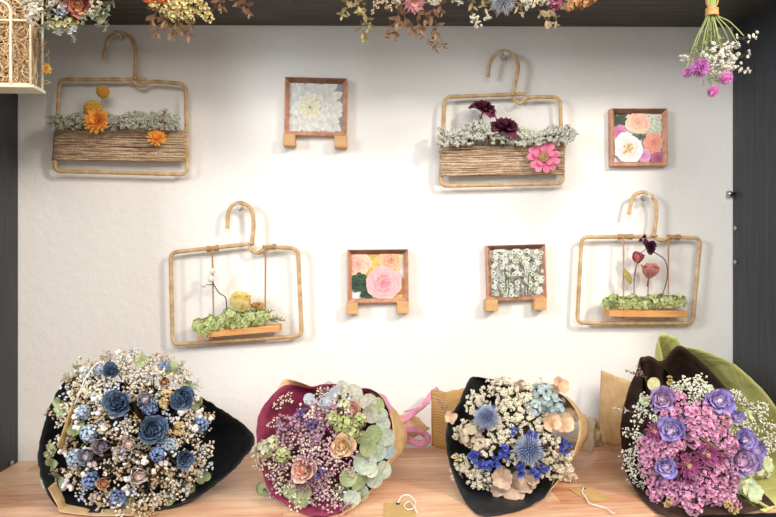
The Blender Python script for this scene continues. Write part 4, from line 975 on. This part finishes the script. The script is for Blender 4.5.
price_tag([(569, 489), (590, 487), (611, 499), (590, 502)], (584, 488.5), [(584, 488.5), (582, 493), (586, 499), (589, 504), (597, 507), (606, 509.5), (612, 514), (615, 515)], 'kraft price tag with trailing white string lying between thistle bouquet and kraft paper')
# ------------------------------------------------------------------ bunches hanging head down from the upper shelf
HD = .31
SAFE[0] = 'high'
def hz(px): x = P(px, 0, HD).x if px > 100 else P(px, 0, .345).x; return tl+(tr-tl)*(x-pl)/(pr-pl)
def down(root, kit, px, py, r, d=None, jit=.35, face=None, roll=None):
    return put(root, kit, px, py, r, d or HD, face or (RND.uniform(-jit, jit), -.6+RND.uniform(-.3, .2), -1), roll)
def bunch(px, label, spread, tie=-35, c=STEM, n=9, HD=.31):
    top = P(px, 0, HD); top.z = hz(px)
    t = thing('hanging_bunch', (top.x, top.y, top.z-.001), label, 'dried flower bunch')
    tz = P(px, tie, HD)
    q = MB(); q.tube([Vector((top.x, top.y, top.z-.0005)), Vector((top.x, top.y, top.z-.006)), tz], .0012, C(200, 180, 140), 5); obj('hanging_string', q.mesh('hanging_string'), M_FINE, t)
    q = MB()
    for i in range(n):
        a = P(px+RND.uniform(-3, 3), tie-12, HD+RND.uniform(-.006, .006)); a.z = min(a.z, top.z-.004); e = P(px+RND.uniform(-1, 1)*spread, RND.uniform(-12, 0), HD+RND.uniform(-.03, .03))
        q.tube([a, P(px+RND.uniform(-2, 2), tie, HD), e], .0012, vary(c, .15), 4)
    o = obj('stalk_bundle', q.mesh('stalk_bundle'), M_FINE, t); o['kind'] = 'stuff'
    w = MB(); w.tube([tz+Vector((math.cos(i*.7)*.0075, math.sin(i*.7)*.0075, .007-.014*i/60)) for i in range(61)], .0012, C(206, 166, 110), 4); obj('twine_tie', w.mesh('twine_tie'), M_TWINE, t)
    return t
hw = variants(k_rice, 3, C(226, 218, 196), 14, 12, 'cream_statice_spray'); sage = variants(k_leaf_sprig, 3, C(128, 134, 106), C(160, 164, 134), 12, .3, 'sage_green_sprig', shape='point', stem=1.5)
brl = variants(k_leaf_sprig, 4, C(118, 86, 62), C(164, 124, 90), 5, .47, 'brown_leaf_sprig', shape='point', stem=2.2, sc_=C(120, 90, 60))
HD0 = HD; HD = .345
T1 = bunch(72, 'bunch of dried flowers with a coral pink rose, hanging beside the straw basket', 30, HD=HD)
for x, y, r in [(34, 18, 8), (41, 12, 8), (38, 4, 8), (56, 2, 8), (66, 0, 9), (30, 6, 7)]: down(T1, hw, x, y, r)
down(T1, k_rose(C(206, 110, 104), C(226, 160, 110), C(190, 80, 90), .3), 79, 5, 12, face=(.2, -.7, -.7)); down(T1, k_rose(C(110, 30, 60), C(80, 20, 40), None, .3), 95, -5, 9)
yb = variants(k_bells, 2, C(204, 196, 150), C(222, 214, 170), 7, 'pale_yellow_bells'); pbk = variants(k_bells, 2, C(176, 182, 206), C(214, 216, 226), 8, 'pale_blue_statice')
for x, y, r, k in [(57, 26, 7, yb), (64, 20, 7, yb), (70, 26, 6, yb), (59, 31, 4, pbk), (73, 32, 5, pbk), (60, 10, 6, pbk), (66, 9, 5, pbk), (72, 22, 5, yb)]: down(T1, k, x, y, r)
for x, y, r in [(48, 12, 10), (45, 26, 9), (54, 20, 8), (88, 12, 9), (98, 8, 10), (104, 16, 10), (99, 20, 8), (108, 6, 9), (106, 26, 6), (83, 20, 6), (74, 37, 6), (28, -2, 9)]: down(T1, sage, x, y, r)
for x, y, r in [(95, 4, 6), (94, 12, 5)]: down(T1, hw, x, y, r)
HD = HD0
T2 = bunch(178, 'hanging bunch with orange strawflowers, cream yellow statice and brown leaves', 24)
os_ = k_strawflower(C(226, 120, 30), C(210, 90, 20), C(180, 90, 20), n=60)
for x, y, r in [(150, -5, 10), (163, -6, 12), (174, -8, 10)]: down(T2, os_, x, y, r, face=(0, -.6, -.8))
yc = variants(k_statice, 3, C(232, 218, 158), C(214, 180, 100), 34, 'cream_yellow_statice')
for x, y, r in [(176, 6, 10), (186, 11, 9), (182, -2, 10), (196, 3, 9), (203, 10, 7), (209, 16, 6), (174, 15, 6), (166, 10, 6), (155, 5, 5), (190, 17, 5)]: down(T2, yc, x, y, r)
for x, y, r in [(156, 12, 8), (152, 20, 7), (158, 30, 7), (164, 18, 7), (172, 32, 8), (176, 24, 7), (188, 30, 8), (191, 20, 8), (181, 26, 6), (155, 34, 4)]: down(T2, brl, x, y, r*1.1)
for x, y, r in [(219, 4, 8), (222, 9, 5), (243, 6, 8), (249, 10, 6), (236, 0, 6)]: down(T2, brl, x, y, r)
T3 = bunch(402, 'hanging bunch with a pink and cream flower, olive pods and long brown leaf sprays', 45)
pk = k_strawflower(C(206, 120, 150), C(236, 196, 160), C(236, 206, 150), n=54, name='pink_strawflower', W=.13)
down(T3, pk, 414, 1, 13, face=(.1, -.8, -.6))
pod = variants(k_leaf_sprig, 3, C(150, 132, 84), C(186, 166, 112), 6, .46, 'olive_pod_sprig', shape='point', stem=2.0)
for x, y, r in [(346, 6, 8), (343, 14, 6), (357, 2, 8), (363, 10, 9), (366, 20, 8), (362, 30, 7), (364, 38, 6), (370, 26, 6), (351, 0, 8)]: down(T3, pod, x, y, r)
for x, y, r in [(377, 4, 7), (388, 8, 6), (396, 2, 7), (384, 0, 8), (373, 12, 4)]: down(T3, variants(k_gyp, 1, C(206, 178, 140), 14, .16), x, y, r)
for x, y, r in [(398, 18, 9), (406, 22, 10), (412, 30, 6), (419, 26, 8), (422, 34, 5), (393, 30, 7), (396, 35, 6), (388, 36, 5), (432, 14, 9), (436, 30, 8), (436, 44, 8), (430, 42, 5), (441, 8, 7), (426, 18, 8), (444, 46, 4)]: down(T3, brl, x, y, r*1.05)
for x, y, r in [(400, 0, 6), (430, -2, 6), (436, 1, 5), (455, 0, 4), (460, 3, 3)]: down(T3, hw, x, y, r)
T4 = bunch(530, 'hanging bunch with a grey blue thistle, pink bloom and tan flower cluster', 45)
down(T4, k_thistle(C(140, 146, 160), C(196, 196, 200), C(170, 166, 140)), 503, 1, 14, face=(0, -.9, -.5))
for x, y, r in [(530, 4, 6), (526, -2, 7), (540, 0, 7), (548, 2, 6), (562, 2, 6)]: down(T4, hw, x, y, r)
down(T4, k_statice(C(190, 90, 130), C(210, 130, 150), 26, 'pink_statice'), 555, 1, 8)
tc = variants(k_hydrangea, 2, C(206, 150, 96), C(190, 130, 80), n=30, r=.3, name='tan_hydrangea_tuft')
for x, y, r in [(572, 2, 8), (582, 0, 9), (590, -3, 8), (569, 7, 5)]: down(T4, tc, x, y, r)
tanl = variants(k_leaf_sprig, 2, C(186, 160, 120), C(206, 180, 140), 4, .5, 'tan_leaf_sprig', shape='point')
for x, y, r in [(543, 16, 9), (553, 16, 8), (549, 23, 5), (556, 22, 5), (519, 8, 7), (522, 12, 4)]: down(T4, tanl, x, y, r)
for x, y, r in [(472, 2, 8), (484, 4, 7)]: down(T4, pod, x, y, r)
for x, y, r in [(474, 16, 5), (478, 24, 4), (487, 17, 4), (475, 20, 4)]: down(T4, hw, x, y, r)
# the small tied bunch at the right
top = P(712, 0, HD); top.z = hz(712)
T5 = thing('hanging_bunch', (top.x, top.y, top.z-.001), 'small twine tied bunch with purple globe amaranth hanging by the right dark panel', 'dried flower bunch')
q = MB(); q.tube([Vector((top.x, top.y, top.z-.0005)), P(712, -30, HD), P(709, 2, HD)], .0012, C(206, 170, 110), 5); obj('hanging_string', q.mesh('hanging_string'), M_FINE, T5)
q = MB()
for k in range(3):
    c0 = P(712, 1, HD); q.tube([c0+Vector((math.cos(a/12*6.283)*.0085, -.002+.002*k, math.sin(a/12*6.283)*.011)) for a in range(12)], .0011, C(222, 176, 106), 4, closed=True)
obj('twine_loop', q.mesh('twine_loop'), M_TWINE, T5)
q = MB(); tz = P(712, 12, HD); q.tube([tz+Vector((math.cos(i*.62)*.0088, math.sin(i*.62)*.008, .0055-.011*i/60)) for i in range(61)], .0014, C(222, 176, 120), 5); obj('twine_tie', q.mesh('twine_tie'), M_TWINE, T5)
for x0, x1, y1 in [(706, 686, 70), (708, 692, 60), (709, 700, 62), (710, 705, 55), (711, 711, 88), (712, 716, 50), (713, 722, 60), (714, 726, 74), (715, 733, 52), (716, 744, 36), (717, 740, 48), (713, 708, 40)]:
    stemline(T5, [(x0+1, -14, HD), (712+(x0-712)*.7, 12, HD), ((x0+x1)/2, (12+y1)/2-2, HD+RND.uniform(-.01, .01)), (x1, y1, HD+RND.uniform(-.01, .012))], .0011, vary(C(158, 174, 104), .12))
gl = k_globe(C(176, 84, 170), C(216, 140, 206)); glp = k_globe(C(214, 110, 190), C(236, 160, 214))
down(T5, gl, 699.5, 68, 10, HD+.012, face=(-.3, -.8, -.6)); down(T5, glp, 726, 78, 7, HD+.008, face=(.4, -.6, -.8)); down(T5, glp, 713, 91, 6.5, HD, face=(0, -.5, -1)); down(T5, glp, 687, 73, 5, HD, face=(-.6, -.5, -.8))
wh5 = variants(k_rice, 3, C(238, 232, 220), 12, 11, 'white_statice_spray')
for x, y, r in [(706, 54, 7), (714, 55, 8), (722, 52, 8), (728, 47, 7), (734, 45, 5), (718, 65, 8), (726, 60, 8), (724, 70, 7), (733, 57, 6), (684, 58, 5), (716, 74, 5), (732, 66, 6), (712, 47, 6)]: down(T5, wh5, x, y, r)
for x, y, r in [(753, 37, 5), (746, 39, 4), (746, 57, 5), (739, 67, 5), (746, 70, 5), (737, 35, 3)]: down(T5, k_bells(C(236, 234, 216), C(244, 242, 232), 3, 'white_bell'), x, y, r*1.1, face=(.8, -.8, -.2))
for x, y, r in [(706, 36, 9), (714, 38, 9), (710, 50, 9), (702, 56, 8), (719, 34, 7), (708, 66, 7), (717, 80, 5), (709, 76, 6), (704, 46, 8), (697, 48, 7), (720, 42, 8), (703, 83, 4), (690, 55, 6)]: down(T5, variants(k_leaf_sprig, 1, C(150, 164, 96), C(176, 188, 124), 10, .28, 'green_leaf_sprig', shape='point'), x, y, r)
# ------------------------------------------------------------------ wire basket with wood wool
BD0, BD1 = .29, .256
def bp(px, py, d): return P(px, py, d)
fx0, fx1 = P(-70, 0, BD0).x, P(31.5, 0, BD0).x; zt, zb = P(0, -44, BD0).z, P(0, 84.5, BD0).z
BK = thing('hanging_basket', ((fx0+fx1)/2, -.25, zt), 'cream wire basket hanging in front of the left panel', 'basket')
BK.location.y = -.268; WORLD[BK.name] = Matrix.Translation(BK.location)
yF, yB = -BD0-.0, -BD1
def rod(name, pts, r=.0016): q = MB(); q.tube(pts, r, (1, 1, 1), 8); obj(name, q.mesh(name), M_CREAM, BK)
zc_ = P(0, 20, BD0).z; zs_ = zb
q = MB(); q.box((fx0-.002, yF-.003, zb-.0045), (fx1+.004, yB+.003, zb-.0005), bev=.0012); obj('basket_base', q.mesh('basket_base', False), M_CREAM, BK)
for z in (zb+.001, zc_, P(0, -38, BD0).z):
    q = MB(); q.tube(fillet([Vector((fx0, yF, z)), Vector((fx1, yF, z)), Vector((fx1, yB, z)), Vector((fx0, yB, z))], .008, closed=True), .0016, (1, 1, 1), 8, closed=True); obj('hoop_wire', q.mesh('hoop_wire'), M_CREAM, BK)
xs = [P(x, 0, BD0).x for x in (-69, -49, -29, -9, 11.5, 31.3)]
for i, x in enumerate(xs):
    zz = P(0, -38, BD0).z
    if i == 4: rod('upright_wire', spline([Vector((x, yF-.0015, zb)), Vector((x, yF-.0015, zc_-.0)), Vector((x, yF-.0015, P(0, 12, BD0).z)), Vector((x-.006, yF-.0015, P(0, 4, BD0).z)), Vector((x-.022, yF-.0015, P(0, -1, BD0).z))], 6), .0021)
    else: rod('upright_wire', [Vector((x, yF-.0015, zb)), Vector((x, yF-.0015, zz))], .0019)
for x in xs: rod('upright_wire', [Vector((x, yB, zb)), Vector((x, yB, P(0, -38, BD0).z))])
for y in (yB,): rod('upright_wire', [Vector((fx1, y, zb)), Vector((fx1, y, P(0, -38, BD0).z))], .0017)
zz = P(0, -38, BD0).z; cxm = (fx0+fx1)/2
rod('hanging_wire', [Vector((fx0+.01, -.268, zz)), Vector((cxm, -.268, tl-.002))], .001); rod('hanging_wire', [Vector((fx1-.01, -.268, zz)), Vector((cxm, -.268, tl-.002))], .001)
q = MB(); R2 = random.Random(3)
for i in range(1500):
    face = R2.random()
    cx_ = R2.uniform(fx0+.012, fx1-.010); cz_ = R2.uniform(zb+.006, zz-.012)
    cy_ = -BD0+.006+abs(R2.gauss(0, .01)) if face < .75 else R2.uniform(yF+.008, yB-.008)
    if face > .9: cx_ = fx1-.008
    cy_ = min(cy_, yB-.004); a = R2.uniform(0, 6.28); k = R2.uniform(-1, 1)*2.6; L = R2.uniform(.02, .05); pts = []; p = Vector((cx_, cy_, cz_)); th_ = R2.uniform(0, 6.28)
    for j in range(7):
        pts.append(Vector((max(fx0+.005, min(fx1-.0045, p.x)), max(yF+.0048, min(yB-.0048, p.y)), max(zb+.0042, min(zz-.003, p.z))))); p = p+Vector((math.cos(a), .25*math.sin(th_+j), math.sin(a)))*L/6; a += k/3
    q.tube(pts, .0008, vary(mix(C(240, 208, 160), C(206, 164, 112), R2.random()), .1, R2), 3)
o = obj('wood_wool', q.mesh('wood_wool'), M_FINE); tag(o, 'curly pale wood wool filling the cream wire basket', 'wood wool', kind='stuff')
q = MB(); R2 = random.Random(5)
for (x0, y0, dx, dy) in [(41, 45, 8, 12), (43, 50, 6, 20), (40, 60, 8, 14), (42, 80, 8, 4), (40, 38, 6, 8)]:
    d = .262; pts = [P(x0-6, y0, d), P(x0+dx*.6, y0+dy*.2, d), P(x0+dx, y0+dy*.6, d), P(x0+dx*.3, y0+dy, d), P(x0-4, y0+dy+2, d)]
    q.tube(spline(pts, 5), .0006, C(206, 170, 116), 3)
o2 = obj('loose_fibre', q.mesh('loose_fibre'), M_FINE); tag(o2, 'loose wood wool fibres poking out of the basket side', 'wood wool', kind='stuff')
yk = k_strawflower(C(236, 186, 40), C(226, 160, 20), C(210, 140, 20), n=40)
yf = kit_put(yk, None, frameM(P(46.5, 69, .262), (.8, -1, 0), 0, 5.5*mpp(.27))); tag(yf, 'small yellow strawflower tucked in the side of the straw basket', 'flower')
# ------------------------------------------------------------------ light
def area(name, loc, target, size, power, c, sy=None):
    l = bpy.data.lights.new(name, 'AREA'); l.energy = power; l.color = c; l.size = size
    if sy: l.shape = 'RECTANGLE'; l.size_y = sy
    o = bpy.data.objects.new(name, l); col.objects.link(o); o.location = loc
    o.rotation_euler = (Vector(target)-Vector(loc)).to_track_quat('-Z', 'Y').to_euler(); return o
area('window_light', (-1.9, -1.7, 2.0), (0, 0, 1.2), .5, 31, (.84, .92, 1.0), .7)
area('lamp_light', (1.3, -1.5, 2.35), (0, 0, 1.2), .22, 23, (1.0, .90, .76))
area('front_light', (.1, -2.3, 2.45), (0, 0, 1.1), 1.4, 31, (1.0, .97, .92), .8)
w = bpy.data.worlds.new('room'); sc.world = w; w.use_nodes = True
w.node_tree.nodes['Background'].inputs[0].default_value = (1.0, .91, .80, 1); w.node_tree.nodes['Background'].inputs[1].default_value = .58
sc.view_settings.view_transform = 'Standard'; sc.view_settings.look = 'None'; sc.view_settings.gamma = 1; sc.view_settings.exposure = 0.12
# things that repeat carry a shared group phrase
GROUPS = {'bouquet': 'wrapped bouquets on the lower shelf', 'wall ornament': 'wrapped wire hangers on the wall', 'picture frame': 'square wooden picture frames on the wall', 'push pin': 'clear push pins holding the hangers', 'wooden block': 'pale ledge blocks under the frames', 'dried flower bunch': 'dried flower bunches hanging head down', 'price tag': 'kraft price tags lying on the shelf'}
for o in sc.objects:
    if o.parent is None and o.get('category') in GROUPS: o['group'] = GROUPS[o['category']]
